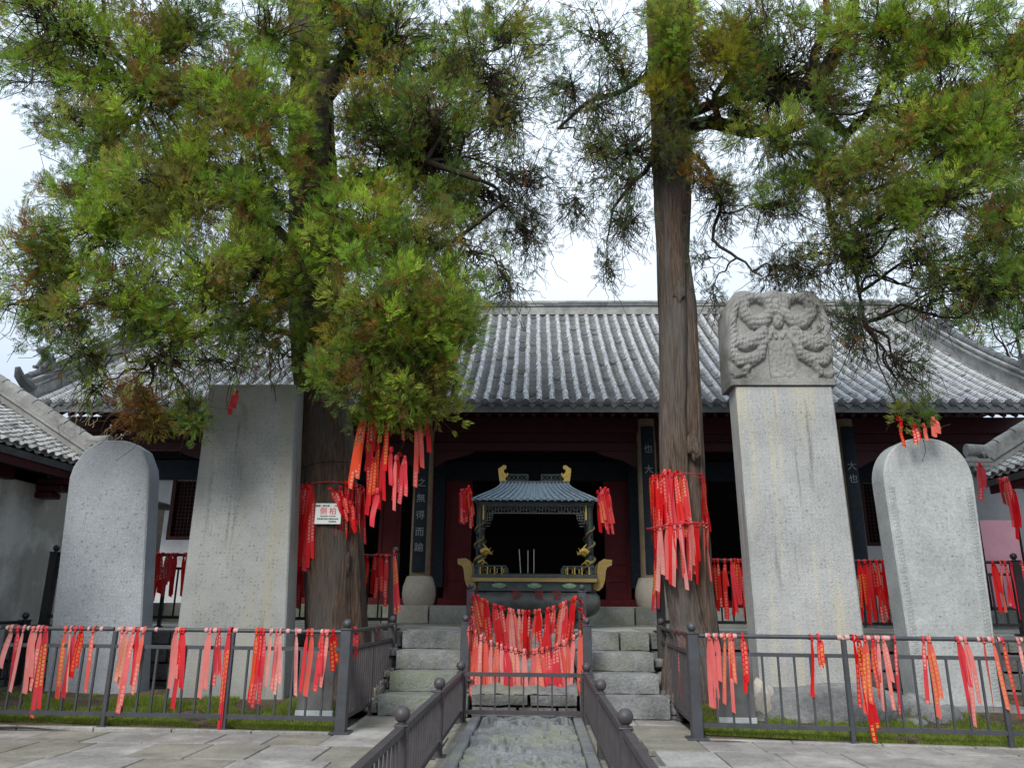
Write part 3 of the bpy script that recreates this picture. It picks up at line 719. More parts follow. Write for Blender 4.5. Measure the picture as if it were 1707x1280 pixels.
# gable ridges running down the slope
for sx in (XW-.35, XE+.05):
    gr = MB(); N = 24; t0, t1 = .035, .97
    for i in range(N):
        ta, tb = t0+(t1-t0)*i/N, t0+(t1-t0)*(i+1)/N; pa, pb = rp(ta), rp(tb); d, nn = rn((ta+tb)/2)
        for lo, hi, wd in ((-.05,.30,.2),(.3,.345,.30),(.345,.42,.2),(.42,.46,.3)):
            P = []
            for q in (pa, pb):
                for s_ in (-1, 1): P += [q+Vector((sx+s_*wd/2, 0, 0))+nn*lo, q+Vector((sx+s_*wd/2, 0, 0))+nn*hi]
            gr.add(P, [(0,1,5,4),(3,2,6,7),(1,3,7,5),(2,0,4,6),(0,2,3,1),(5,7,6,4)])
    go = gr.build('gable_ridge', 'ridge', hall)
    cp = MB(); pts = [rp(t0+(t1-t0)*i/12)+rn(t0+(t1-t0)*i/12)[1]*.49+Vector((sx,0,0)) for i in range(13)]
    cp.tube(pts, .08, 10); 
    for i in range(N):
        q = rp(t0+(t1-t0)*(i+.5)/N)+rn(t0+(t1-t0)*(i+.5)/N)[1]*.49+Vector((sx,0,0)); d = rn(t0+(t1-t0)*(i+.5)/N)[0]; cp.tube([q-d*.012, q+d*.012], .092, 10)
    cp.build('ridge_cap', 'tile_dark', go, 40)
    # upturned end and guardian beast
    q = rp(t0)+rn(t0)[1]*.3+Vector((sx,0,0))
    e = MB(); e.tube([q+Vector((0,.1,.0)), q+Vector((0,-.15,.02)), q+Vector((0,-.35,.12)), q+Vector((0,-.45,.28))], [.13,.12,.1,.05], 8); e.build('upturned_end', 'ridge_dark', go, 40)
    for tb in (.12, .62):
        q = rp(tb)+rn(tb)[1]*.5+Vector((sx,0,0)); e = MB()
        e.tube([q+Vector((0,.12,-.02)), q+Vector((0,.05,.16)), q+Vector((0,-.04,.3)), q+Vector((0,-.1,.4))], [.12,.14,.1,.09], 8)
        e.tube([q+Vector((0,-.08,.38)), q+Vector((0,-.2,.40)), q+Vector((0,-.32,.34))], [.1,.09,.05], 8)
        e.tube([q+Vector((0,.08,.0)), q+Vector((0,.24,.12)), q+Vector((0,.26,.32)), q+Vector((0,.16,.4))], [.07,.06,.045,.02], 6)
        e.tube([q+Vector((0,-.05,.45)), q+Vector((0,.04,.6))], [.04,.015], 6)
        for s_ in (-.07,.07): e.tube([q+Vector((s_,-.05,.2)), q+Vector((s_,-.16,.02)), q+Vector((s_,-.26,.0))], [.05,.045,.04], 6)
        e.build('ridge_beast', 'tile_dark', go, 50)

# ------------------------------------------------------------------ side buildings
def small_tiles(par, ex, y0, y1, sgn, ze, nup, pinv, alpha=rad(31), sp=.215):
    "grey butterfly tiles: eave along y at x=ex, slope rising in direction sgn on x"
    up = Vector((sgn*math.cos(alpha), 0, math.sin(alpha))); nn = Vector((-sgn*math.sin(alpha), 0, math.cos(alpha)))
    nc = int((y1-y0)/sp); st = .105
    def arc(conv, L=.16):
        b = MB(); n = 5; vs = []
        for (s, lift) in ((0, .03), (L, .008)):
            for k in range(n+1):
                a = (k/n-.5)*2; wd = .085 if conv else .1; h = (.055*(1-a*a)+.02) if conv else (.045*a*a-.02)
                vs.append((a*wd, s, h+lift))
        for k in range(n+1):
            a = (k/n-.5)*2; wd = .085 if conv else .1; h = (.055*(1-a*a)+.02) if conv else (.045*a*a-.02); vs.append((a*wd*.97, 0.004, h+.03-.02))
        fs = [(k, k+1, n+2+k, n+1+k) for k in range(n)] + [(k+1, k, 2*(n+1)+k, 2*(n+1)+k+1) for k in range(n)]
        b.add(vs, fs); return b
    A = {True: arc(True), False: arc(False)}
    me = {k: A[k].mesh('cover_tile' if k else 'pan_tile', 'tile_obj', 40) for k in A}
    items = []
    for c in range(nc+1):
        y = y1 - c*sp
        for j in range(nup):
            for conv in (True, False):
                yy = y if conv else y - sp/2
                p = Vector((ex, yy+R.uniform(-.008,.008), ze)) + up*(j*st+R.uniform(-.01,.01)-.02) + nn*0
                g_ = R.uniform(.22, .42) if R.random() > .15 else R.uniform(.1,.2)
                items.append((c*1.0+j*.35, conv, p, g_, R.uniform(-.05,.05)))
    items.sort(key=lambda q: q[0]); cnt = {True: 0, False: 0}; rest = MB()
    for pr, conv, p, g_, tw in items:
        m = Matrix((Vector((0, -sgn, 0)), up, nn)).transposed().to_4x4()
        if cnt[conv] < 140:
            cnt[conv] += 1; o = link('cover_tile' if conv else 'pan_tile', me[conv], par); m.translation = p
            o.matrix_basis = m; o.color = (g_, g_, g_*.98, 1)
        else:
            rest.cc = (g_, g_, g_*.98); m.translation = p
            rest.add([m @ Vector(v) for v in A[conv].v], A[conv].f)
    o = rest.build('more_roof_tiles', 'tile', par, 40); o['kind'] = 'stuff'
def wing(name, label, sgn, ex, y0, y1, ze, depth):
    "sgn = direction from eave to ridge (-1: west wing)"
    wg = thing(name, label, 'building', (ex+sgn*1.5, (y0+y1)/2, 0)); pinv = Matrix.Translation(-wg.location)
    al = rad(31); up = Vector((sgn*math.cos(al), 0, math.sin(al))); nn = Vector((-sgn*math.sin(al), 0, math.cos(al)))
    L = depth/math.cos(al); P0 = Vector((ex, 0, ze))
    r = MB(); q = [P0-nn*.03, P0+up*L-nn*.03, P0+up*L-nn*.13, P0-nn*.13]
    r.add([v+Vector((0, y, 0)) for y in (y0, y1) for v in q], [(0,1,2,3),(7,6,5,4),(0,4,5,1),(1,5,6,2),(2,6,7,3),(3,7,4,0)])
    apex = P0+up*L; r.add([v+Vector((0, y, 0)) for y in (y0, y1) for v in (apex-nn*.03, Vector((apex.x+sgn*depth, 0, ze)), Vector((apex.x+sgn*depth, 0, ze-.1)), apex-nn*.13)], [(0,1,2,3),(7,6,5,4),(0,4,5,1),(1,5,6,2),(2,6,7,3),(3,7,4,0)])
    ro = r.build('roof', 'tile_dark', wg)
    small_tiles(ro, ex, y0, y1-.25, sgn, ze, int(L/.105), pinv)
    # gable ridge
    gm = MB(); yg = y1-.1
    for lo, hi, wd in ((-.02,.2,.22),(.2,.25,.32),(.25,.36,.2)):
        a0, a1 = P0+up*.25+nn*lo, P0+up*L+nn*lo; b0, b1 = P0+up*.25+nn*hi, P0+up*L+nn*hi
        gm.add([v+Vector((0, yg+s_*wd/2, 0)) for s_ in (-1, 1) for v in (a0, a1, b1, b0)], [(0,1,2,3),(7,6,5,4),(0,4,5,1),(1,5,6,2),(2,6,7,3),(3,7,4,0)])
    go = gm.build('gable_ridge', 'ridge', wg)
    n = int(L/.36)
    for k in range(n):
        s0 = .2+(L-.2)*k/n; s1 = .2+(L-.2)*(k+1)/n; c0 = P0+up*s0+nn*.36+Vector((0,yg,0)); c1 = P0+up*s1+nn*.36+Vector((0,yg,0))
        b = MB().tube([c0, c0+(c1-c0)*.97], [.1,.09], 10).build('ridge_tile', 'ridge', go, 40)
    # stacked upturned corner
    for k in range(4):
        e = MB().cbox(P0+up*(.02-.03*k)+Vector((-sgn*.06*k+sgn*.1, yg-P0.y-.0, .08+.085*k)), (.42+.05*k, .26, .07), .012).build('corner_course', R.choice(['ridge','ridge_dark']), go)
    e = MB().tube([P0+Vector((sgn*.3, yg, .47)), P0+Vector((-sgn*.22, yg, .50))], .1, 10).build('corner_cap', 'ridge', go, 40)
    # main ridge, eave boards, wall
    MB().cbox((apex.x, (y0+y1)/2, apex.z+.2), (.3, y1-y0, .5), .03).build('ridge', 'ridge', wg)
    MB().cbox((ex+sgn*.12, (y0+y1)/2, ze-.16), (.06, y1-y0-.1, .14), .01).build('fascia', 'maroon', wg)
    MB().cbox((ex+sgn*.42, (y0+y1)/2, ze-.12), (.5, y1-y0-.15, .05), .01).build('soffit', 'dark', wg)
    return wg, apex
wW, apx = wing('side_hall', 'low grey tiled side hall with stained plaster wall at far left', -1, -7.22, 5.5, 12.75, 3.5, 2.6)
MB().box((-8.15, 8.7, 1.7), (.3, 6.0, 3.5)).build('wall', 'plaster_wh', wW)
MB().box((-7.98, 12.05, 1.7), (.3, .9, 3.5)).build('gable_pier', 'plaster_old', wW)
MB().box((-9.5, 12.4, 2.0), (2.8, .2, 4.2)).build('gable_wall', 'plaster_old', wW)
MB().cbox((-7.9, 9, 3.28), (.14, 6.8, .22), .01).build('eave_beam', 'maroon', wW)
for k in range(3): MB().cbox((-7.72+.1*k, 12.3, 3.02+.11*k), (.3+.16*k, .3, .1), .02).build('corbel', 'maroon', wW)
MB().cbox((-7.75, 11.2, 2.55), (.06, .5, .5), .02)
wE, apx = wing('side_hall', 'tiled side hall corner with ribbons under its eave at far right', 1, 7.62, 5.5, 12.95, 3.42, 2.6)
MB().box((8.62, 9.1, 1.7), (.3, 7.4, 3.3)).build('wall', 'plaster', wE)
MB().box((9.9, 12.7, 2.0), (2.4, .2, 4.0)).build('gable_wall', 'plaster_wh', wE)
MB().cbox((8.35, 9, 3.22), (.14, 7.2, .2), .01).build('eave_beam', 'maroon', wE)
cw_ = thing('courtyard_wall', 'weathered plaster wall between left side hall and main hall', 'wall', (-8, 14.5, 0))
MB().box((-8.02, 14.6, 1.65), (.28, 4.2, 3.3)).build('wall_face', 'plaster_old', cw_); MB().cbox((-8.02, 14.6, 3.36), (.5, 4.3, .14), .03).build('coping', 'tile_dark', cw_)
cw_ = thing('courtyard_wall', 'shadow-toned grey wall between the main hall and right side hall', 'wall', (11, 16.9, 0))
MB().box((11.2, 17.0, 2.4), (3.4, .28, 3.6)).build('wall_face', 'shadewall', cw_); MB().cbox((11.2, 17.0, 4.26), (3.5, .5, .14), .03).build('coping', 'tile_dark', cw_)  # added in place of the shadowed hall gable, shade painted in its grey
pb = at(1658, 905, 16.6)
pbt = thing('notice_board', 'plain faded pink upright board between the round stele and right side hall', 'board', (pb.x, 16.6, 1.35))
MB().cbox((pb.x+.12, 16.6, 2.28), (.78, .05, 1.75), .01).build('panel', 'pinkboard', pbt)
for sx in (-.4, .4): MB().cbox((pb.x+.12+sx, 16.6, 2.25), (.05, .07, 1.85), .008).build('frame_post', 'dark', pbt)

# ------------------------------------------------------------------ steles
def slab_solid(bl, br, tl, tr, zb, zt, yf, th, mat, name, par, arch=0, nx=24, nz=40, cut=0, amp=.003):
    "tapered standing slab; arch = height of the rounded or chamfered top"
    def xl(z): return bl+(tl-bl)*(z-zb)/(zt-zb)
    def xr(z): return br+(tr-br)*(z-zb)/(zt-zb)
    out = [(bl, zb), (br, zb)]
    if arch > 0 and not cut:
        cx = (tl+tr)/2; rx = (tr-tl)/2; out += [(cx+rx*math.cos(a)**.8 if math.cos(a) > 0 else cx, zt-arch+arch*math.sin(a)) for a in np.linspace(0, math.pi/2-.001, 12)]
        out += [(cx-rx*abs(math.cos(a))**.8, zt-arch+arch*math.sin(a)) for a in np.linspace(math.pi/2+.001, math.pi, 12)]
    elif arch > 0:
        c = cut; out += [(tr, zt-arch), (tr-.03, zt-arch*.72), (tr-c*.45, zt-arch*.25), (tr-c, zt-.02), (tr-c-.1, zt), (tl+c+.1, zt), (tl+c, zt-.02), (tl+c*.45, zt-arch*.25), (tl+.03, zt-arch*.72), (tl, zt-arch)]
    else: out += [(tr, zt), (tl, zt)]
    b = MB(); n = len(out); ch = .018
    cx = (bl+br)/2; cz = (zb+zt)/2
    ins = [(x+(ch if x < cx else -ch), z+(ch if z < cz else -ch*.8)) for x, z in out]
    vs = [(x, yf, z) for x, z in ins] + [(x, yf+ch, z) for x, z in out] + [(x, yf+th-ch, z) for x, z in out] + [(x, yf+th, z) for x, z in ins]
    fs = [tuple(range(n)), tuple(3*n+i for i in range(n))[::-1]]
    for k in range(3):
        for i in range(n): fs.append((k*n+i, (k+1)*n+i, (k+1)*n+(i+1) % n, k*n+(i+1) % n))
    b.add(vs, fs); return b.build(name, mat, par, 30)
def pebble(mb, c, r3, seed, amp=.2):
    n, m = 22, 12; vs = []; fs = []; c = Vector(c)
    for i in range(m+1):
        for k in range(n):
            ph = math.pi*i/m; th = 2*math.pi*k/n; d = Vector((math.sin(ph)*math.cos(th), math.sin(ph)*math.sin(th), -math.cos(ph)))
            s = 1+amp*noise.noise(d*1.6+Vector((seed,0,0)))+amp*.4*noise.noise(d*5+Vector((seed,0,0))); vs.append(c+Vector((d.x*r3[0], d.y*r3[1], d.z*r3[2]))*s)
    for i in range(m):
        for k in range(n): fs.append((i*n+k, i*n+(k+1) % n, (i+1)*n+(k+1) % n, (i+1)*n+k))
    mb.add(vs, fs); return mb
s1 = thing('stone_stele', 'pale speckled stele with clipped shoulders, leftmost of the four', 'stele', (-5.9, 11.1, 0))
slab_solid(-6.42, -5.12, -6.56, -5.38, .1, 3.66, 10.95, .34, 'stele_pale', 'shaft', s1, arch=.55, cut=.36)
b = MB(); rock(b, (-5.75, 11.1, .05), (1.75, .8, .14), 3, .1, .02, .04); b.build('base', 'base', s1, 50)
s2 = thing('stone_stele', 'tall flat-topped dull grey stele left of the big trunk', 'stele', (-3.75, 10.7, 0))
slab_solid(-4.5, -3.0, -4.46, -3.2, .1, 4.39, 10.5, .42, 'stele_dull', 'shaft', s2)
b = MB(); rock(b, (-3.7, 10.75, .05), (1.9, .9, .16), 8, .1, .02, .05); b.build('base', 'base', s2, 50)
# dragon-headed stele on a tortoise base
s3 = thing('stone_stele', 'tallest stele with carved dragon crown, right of the right trunk', 'stele', (3.65, 10.4, 0))
slab_solid(3.0, 4.34, 2.97, 4.27, .42, 4.28, 10.2, .42, 'stele_streak', 'shaft', s3)
hx0, hx1, hz0, hz1 = 2.90, 4.335, 4.285, 5.70
NXh, NZh = 170, 170; U, W = np.meshgrid(np.linspace(-1, 1, NXh+1), np.linspace(0, 1, NZh+1)); U = U.ravel(); W = W.ravel()
topz = 1-.17*np.clip((np.abs(U)-.72)/.28, 0, 1)**2.2 - .035*(1-np.cos(U*math.pi*3.2))/2
Pq = np.stack([U*.75, W*1.0], 1)
cvs = []
for s_ in (-1, 1):
    def mr(pts, r): cvs.append(([(s_*x*.75, z) for x, z in pts], r))
    mr([(.12,.80),(.2,.93),(.42,.97),(.62,.9),(.66,.76),(.5,.66),(.28,.68),(.16,.75)], (.085,))   # upper coil
    mr([(.62,.9),(.84,.84),(.93,.66),(.86,.48),(.66,.42),(.45,.47),(.3,.56)], (.08,))             # flank
    mr([(.9,.6),(.95,.4),(.8,.26),(.55,.26),(.38,.33),(.33,.45)], (.07,))                          # lower coil
    mr([(.55,.26),(.72,.14),(.88,.10)], .05); mr([(.35,.42),(.2,.5),(.12,.58)], .05)
    mr([(.12,.58),(.06,.5)], .03); mr([(.2,.5),(.16,.42)], .03); mr([(.72,.14),(.6,.06)], .03); mr([(.88,.1),(.95,.16)], .03)
    for q in range(8): mr([(.5+.05*q,.56-.02*q),(.56+.05*q,.50-.02*q)], .022)
cvs.append(([(-.02,.97),(.05,.88),(-.04,.8),(.03,.74)], (.085,)))
Hh = relief_height(Pq, cvs, [(0,.66,.085)])
Hh = np.maximum(Hh*.95, .028*((np.abs(Pq[:,0]) < .17) & (Pq[:,1] < .46)))
sc1 = np.abs(np.sin(Pq[:,0]*62+np.sin(Pq[:,1]*9)*2))*np.abs(np.sin(Pq[:,1]*58+np.sin(Pq[:,0]*8)*2)); Hh = Hh + .014*sc1*(Hh > .03)
fz = np.array([noise.noise(Vector((p[0]*26, 0, p[1]*26))) for p in Pq]); Hh = Hh + .012*fz*(Hh > .01) + .008*np.array([noise.noise(Vector((p[0]*9, 5, p[1]*9))) for p in Pq])
Hh = np.minimum(Hh, .10)
inset = np.clip((1-np.abs(U))/.045, 0, 1)**.5; insz = np.clip((1-W)/.06, 0, 1)**.5; insb = np.clip(W/.015, 0, 1)
Hh[W < .07] = .045
yy = 10.17 + .09 - Hh*inset*insz - .05*inset*insz
xx = (hx0+hx1)/2 + U*(hx1-hx0)/2*(1-.035*np.clip(W-.5,0,1)); zz = hz0 + W*topz*(hz1-hz0)
Vf = np.column_stack([xx, yy, zz]); Vb = np.column_stack([xx, np.full(len(xx), 10.72), zz]); idx = np.arange(len(U)).reshape(NZh+1, NXh+1); nV = len(U)
Fq = [np.stack([idx[:-1,:-1], idx[:-1,1:], idx[1:,1:], idx[1:,:-1]], -1).reshape(-1,4), np.stack([idx[:-1,:-1], idx[1:,:-1], idx[1:,1:], idx[:-1,1:]], -1).reshape(-1,4)+nV]
ring = np.concatenate([idx[0,:], idx[1:,-1], idx[-1,-2::-1], idx[-2:0:-1,0]]); rn2 = np.roll(ring, -1)
Fq.append(np.stack([ring+nV, rn2+nV, rn2, ring], -1))
link('dragon_crown', fastmesh('dragon_crown', np.vstack([Vf, Vb]), np.vstack(Fq), 'carved', smooth=True, k=4), s3).data.set_sharp_from_angle(angle=rad(60))
b = MB(); rock(b, (3.66, 10.38, .34), (1.55, .62, .2), 21, .1, .015, .03); b.build('plinth', 'base', s3, 50)
b = MB(); pebble(b, (3.8, 10.2, .16), (1.15, .62, .32), 3.3, .16); pebble(b, (4.75, 10.1, .12), (.28, .3, .26), 7.1, .2)
pebble(b, (4.55, 9.78, .05), (.3, .2, .13), 2.1, .2); pebble(b, (2.95, 9.82, .05), (.3, .2, .14), 5.1, .2)
b.build('tortoise_base', 'base', s3, 60)
s4 = thing('stone_stele', 'light grey round-topped stele with a meander border, rightmost', 'stele', (5.5, 10.6, 0))
slab_solid(4.98, 6.02, 4.9, 6.08, .2, 3.6, 10.4, .4, 'stele_light', 'shaft', s4, arch=.58)
# border of raised meander pieces down both edges
bd = MB()
for side in (0, 1):
    z = .3
    while z < 2.95:
        f = (z-.2)/3.4; xl_, xr_ = 4.98-.08*f, 6.02+.06*f
        x = (xl_+.03) if side == 0 else (xr_-.11)
        s_ = .007
        for (dx, dz, w2, h2) in ((.0,0,.075,s_),(.0,.007,s_,.03),(.03,.018,.045,s_),(.068,.007,s_,.022),(.03,.025,s_,.016)):
            bd.box((x+dx+w2/2, 10.398, z+dz+h2/2), (w2, .007, h2))
        z += .045
bd.build('meander_border', 'stele_light', s4)['kind'] = 'stuff'
b = MB(); rock(b, (5.6, 10.5, .11), (1.5, .85, .24), 12, .09, .025, .05); b.build('base', 'base', s4, 50)
# faint carved columns of writing on the faces
def glyphs(par, x0, x1, z0, z1, y, mat, sz, dens, seed):
    r = random.Random(seed); b = MB(); x = x0
    while x < x1:
        z = z1
        while z > z0:
            if r.random() < dens:
                for q in range(r.randint(2, 4)):
                    if r.random() < .5: b.box((x+r.uniform(-.3,.3)*sz, y, z+r.uniform(-.35,.35)*sz), (r.uniform(.4,.8)*sz, .004, sz*.1))
                    else: b.box((x+r.uniform(-.35,.35)*sz, y, z+r.uniform(-.2,.2)*sz), (sz*.1, .004, r.uniform(.4,.8)*sz))
            z -= sz*1.35
        x += sz*1.6
    b.build('worn_inscription', mat, par)['kind'] = 'stuff'
glyphs(s2, -4.3, -3.2, 1.0, 4.2, 10.4985, 'stele_dull', .035, .3, 3)
glyphs(s4, 5.2, 5.85, .8, 2.9, 10.3985, 'stele_light', .04, .2, 4)
glyphs(s3, 3.15, 4.15, 1.2, 4.1, 10.1985, 'stele_streak', .035, .16, 5)
glyphs(s1, -6.3, -5.4, .6, 3.0, 10.9485, 'stele_pale', .05, .25, 6)

# ------------------------------------------------------------------ railings
def rbox(mb, a, b_, w_, h_):
    a, b_ = Vector(a), Vector(b_); d = b_-a; L = d.length; rz = math.atan2(d.y, d.x); ry = -math.asin(d.z/L)
    rot = Matrix.Rotation(rz, 3, 'Z') @ Matrix.Rotation(ry, 3, 'Y'); return mb.box((a+b_)/2, (L, w_, h_), rot=rot)
def post(par, p, h, w_, mat, ball, base=True, pi=None):
    b = MB().cbox((p[0], p[1], p[2]+h/2), (w_, w_, h), .006); po = b.build('post', mat, par)
    inv = Matrix.Translation(-par.location)
    if ball:
        b = MB().cbox((p[0], p[1], p[2]+h+.006), (w_*1.16, w_*1.16, .012), .003); b.tube([(p[0],p[1],p[2]+h+.01), (p[0],p[1],p[2]+h+.03)], ball*.5, 12); b.ball((p[0], p[1], p[2]+h+.02+ball), ball, 18, 12)
        b.build('ball_finial', mat, po, 50)
    if base:
        MB().cbox((p[0], p[1], p[2]+.012), (w_*1.9, w_*1.9, .024), .005).build('base_plate', mat, po)
    return po
def railing(name, label, pts, z, H, big, mat='metal', group=None, gap=.172, mid=True, round_top=True, ztop=1.07, zmid=.88, zbot=.15, bigw=.12, thin=.05, ball=.05, bars=.022):
    A, B = Vector((*pts[0], z)), Vector((*pts[-1], z))
    t = thing(name, label, 'railing', (A+B)/2, group)
    for i, p in enumerate(pts):
        bg_ = i in big; 
        post(t, (p[0], p[1], z), (ztop+.02 if bg_ else ztop-.02), bigw if bg_ else thin, mat, ball if bg_ else 0)
    for i in range(len(pts)-1):
        a, b_ = Vector((*pts[i], z)), Vector((*pts[i+1], z)); d = (b_-a).normalized()
        wa = (bigw if i in big else thin)/2; wb = (bigw if i+1 in big else thin)/2; a2, b2 = a+d*wa, b_-d*wb; Z = Vector((0,0,1))
        if round_top: MB().tube([a2+Z*ztop, b2+Z*ztop], .024, 10).build('top_rail', mat, t, 50)
        else: rbox(MB(), a2+Z*ztop, b2+Z*ztop, .055, .045).build('top_rail', mat, t)
        if mid: rbox(MB(), a2+Z*zmid, b2+Z*zmid, .035, .04).build('middle_rail', mat, t)
        rbox(MB(), a2+Z*zbot, b2+Z*zbot, .04, .045).build('bottom_rail', mat, t)
        L = (b2-a2).length; n = max(1, int(round(L/gap))); hi = (zmid-.02) if mid else (ztop-.022); lo = zbot+.022
        me = MB().box((0,0,(hi-lo)/2), (bars, bars, hi-lo), math.atan2(d.y, d.x)).mesh('baluster', MT[mat])
        for k in range(1, n):
            q = a2+(b2-a2)*k/n; link('baluster', me, t, (q.x, q.y, z+lo))
    return t
LP = [(-7.45, 9.46), (-6.07, 9.39), (-4.68, 9.32), (-3.26, 9.25), (-1.92, 9.18)]
RP = [(1.99, 9.12), (3.6, 8.96), (5.15, 8.81), (6.7, 8.66)]
railing('metal_railing', 'grey metal railing hung with ribbons along the front of left plot', LP, 0, 1.1, {0, 4})
railing('metal_railing', 'grey metal railing hung with ribbons along the front of right plot', RP, 0, 1.1, {0})
railing('metal_railing', 'brown-grey side railing from left corner post back to the steps', [(-1.92, 9.18), (-1.9, 10.6), (-1.88, 11.85)][0:1]+[(-1.9,10.6),(-1.88,11.85)], 0, 1.1, {2}, mat='metal_brown', gap=.12, thin=.04)
railing('metal_railing', 'brown-grey side railing from right corner post back to the steps', [(1.99, 9.12), (2.03, 10.5), (2.07, 11.85)], 0, 1.1, {2}, mat='metal_brown', gap=.12, thin=.04)
railing('metal_railing', 'black side railing by the wall of the left side hall', [(-7.45, 9.6), (-7.43, 11.85)], 0, 1.1, {1}, mat='black_metal', gap=.14)
railing('metal_railing', 'black side railing by the wall of the right side hall', [(6.85, 8.8), (7.4, 11.85)], 0, 1.1, {1}, mat='black_metal', gap=.14)
# terrace railings
TZ = 1.0
railing('metal_railing', 'black ribbon-covered railing on the terrace left of the steps', [(-7.35, 12.2), (-5.55, 12.2), (-3.75, 12.2), (-1.95, 12.2)], TZ, 1.1, {0, 3}, mat='black_metal', ztop=1.09)
railing('metal_railing', 'black ribbon-covered railing on the terrace right of the steps', [(2.13, 12.2), (3.93, 12.2), (5.73, 12.2), (7.5, 12.2)], TZ, 1.1, {0, 3}, mat='black_metal', ztop=1.06)
# low railing round the carved path
EL = [(-.68, 10.02), (-.68, 7.86), (-.68, 5.72), (-.68, 3.5)]; ER = [(.86, 10.02), (.86, 7.88), (.86, 5.74), (.86, 3.5)]
kw = dict(mat='metal_brown', gap=.13, mid=False, round_top=False, ztop=.56, zbot=.13, bigw=.085, ball=.056, bars=.018)
railing('low_railing', 'low railing with ball posts left of the carved path', EL, 0, .6, {0,1,2,3}, **kw)
railing('low_railing', 'low railing with ball posts right of the carved path', ER, 0, .6, {0,1,2,3}, **kw)
kw['gap'] = .165; kw['bars'] = .02
t = railing('low_railing', 'short low cross railing at the head of the carved path', [(-.62, 10.04), (.8, 10.04)], 0, .6, {}, thin=.03, **kw)

# chain posts and chains
CPs = {}
for nm, x, y, z, zt, lab in (('ul', -.74, 12.0, .98, 1.58, 'upper left square post at the top of steps holding chains'), ('ur', .93, 12.0, .98, 1.57, 'upper right square post at the top of steps holding chains'),
                        ('ll', -.72, 10.98, .4, 1.13, 'lower left square post with ball, by the steps, holding a chain'), ('lr', .93, 10.98, .4, 1.11, 'lower right square post with ball, by the steps, holding a chain')):
    t = thing('chain_post', lab, 'post', (x, y, z), 'posts holding the chains'); post(t, (x, y, z), zt-z, .12, 'metal', .045); CPs[nm] = Vector((x, y, zt-.08))
lk = MB(); n, m = 10, 5
for i in range(n):
    th = 2*math.pi*i/n
    for k in range(m):
        ph = 2*math.pi*k/m; r = .017+.0065*math.cos(ph); lk.v.append(((r*math.cos(th))*1.0+(.013 if math.cos(th) > 0 else -.013), r*math.sin(th), .0065*math.sin(ph)))
for i in range(n):
    for k in range(m): lk.f.append((i*m+k, ((i+1) % n)*m+k, ((i+1) % n)*m+(k+1) % m, i*m+(k+1) % m))
lkm = lk.mesh('link', MT['iron'], 60)
def chain(a, b_, sag, label):
    t = thing('chain', label, 'chain', (a+b_)/2); L = (b_-a).length*(1+2.5*(sag/(b_-a).length)**2); n = int(L/.045); pts = []
    for i in range(n+1): s = i/n; p = a.lerp(b_, s); p.z -= 4*sag*s*(1-s); pts.append(p)
    for i in range(n):
        c = (pts[i]+pts[i+1])/2; d = (pts[i+1]-pts[i]).normalized(); m_ = d.to_track_quat('X', 'Z').to_matrix().to_4x4() @ Matrix.Rotation(math.pi/2*(i % 2)+.3, 4, 'X'); m_.translation = c
        o = link('link', lkm, t); o.matrix_basis = m_
    return pts
ch_u = chain(CPs['ul']+Vector((.06,0,0)), CPs['ur']-Vector((.06,0,0)), .24, 'upper chain sagging between the top posts, thick with ribbons')
ch_l = chain(CPs['ll']+Vector((.06,0,0)), CPs['lr']-Vector((.06,0,0)), .28, 'lower chain sagging between the lower posts over the stone ramp')
ch_sl = chain(CPs['ul']+Vector((.03,-.06,0)), CPs['ll']+Vector((.05,.06,.0)), .1, 'short chain running down from upper left post to lower left post')
ch_sr = chain(CPs['ur']+Vector((-.03,-.06,0)), CPs['lr']+Vector((-.05,.06,.0)), .1, 'short chain running down from upper right post to lower right post')

# ------------------------------------------------------------------ info plates, loose rock
for px, lab, y in ((-2.35, 'small grey information plate with pale foot behind left front railing', 9.62), (2.52, 'small grey information plate with pale foot behind right front railing', 9.5)):
    t = thing('information_plate', lab, 'sign', (px, y, 0), 'information plates')
    MB().cbox((px, y, .52), (.42, .05, .68), .006).build('plate', 'shield', t); MB().cbox((px, y, .1), (.44, .06, .16), .006).build('foot', 'shield_w', t)
b = MB(); pebble(b, (2.98, 10.1, .2), (.16, .3, .3), 4.4, .35); tag(b.build('boulder', 'drum', None, 60), 'pale rough boulder leaning between the plate and tortoise base', 'rock')
b = MB(); pebble(b, (5.0, 9.9, .1), (.3, .25, .22), 9.4, .3); tag(b.build('boulder', 'base', None, 60), 'dark rock between the two right steles', 'rock')

# ------------------------------------------------------------------ incense burner
BX, BY = .215, 14.0
bu = thing('incense_burner', 'bronze incense burner with tiled canopy and gold handles before the hall', 'incense burner', (BX, BY, 1.0)); binv = Matrix.Translation(-bu.location)
def bp(mb, name, mat, par=bu, smooth=None):
    return mb.build(name, mat, par, smooth)
b = MB(); prof = []
for i in range(13):
    a = math.pi*(i/12); prof.append((-math.cos(a)))
vs = []; N = 20
xs_ = [-1.22,-1.2,-1.12,-1.0,-.8,0,.8,1.0,1.12,1.2,1.22]; sc_ = [.05,.45,.75,.92,1,1,1,.92,.75,.45,.05]
for x, s_ in zip(xs_, sc_):
    for k in range(N): th = 2*math.pi*k/N; vs.append((BX+x, BY+.5*s_*math.cos(th), 1.43+.27*s_*math.sin(th)))
fs = [(i*N+k, i*N+(k+1) % N, (i+1)*N+(k+1) % N, (i+1)*N+k) for i in range(len(xs_)-1) for k in range(N)]
b.add(vs, fs); bp(b, 'body', 'bronze_grey', smooth=60)
for ch, x in (('觀', -.33), ('廟', .08), ('堂', .40)): 
    o = text(ch, .17, (BX+x, BY-.5, 1.55), 'red_char', bu, rot=(rad(76),0,0), extrude=.004)
bp(MB().box((BX, BY, 1.70), (2.06, .86, .16)), 'neck', 'bronze')
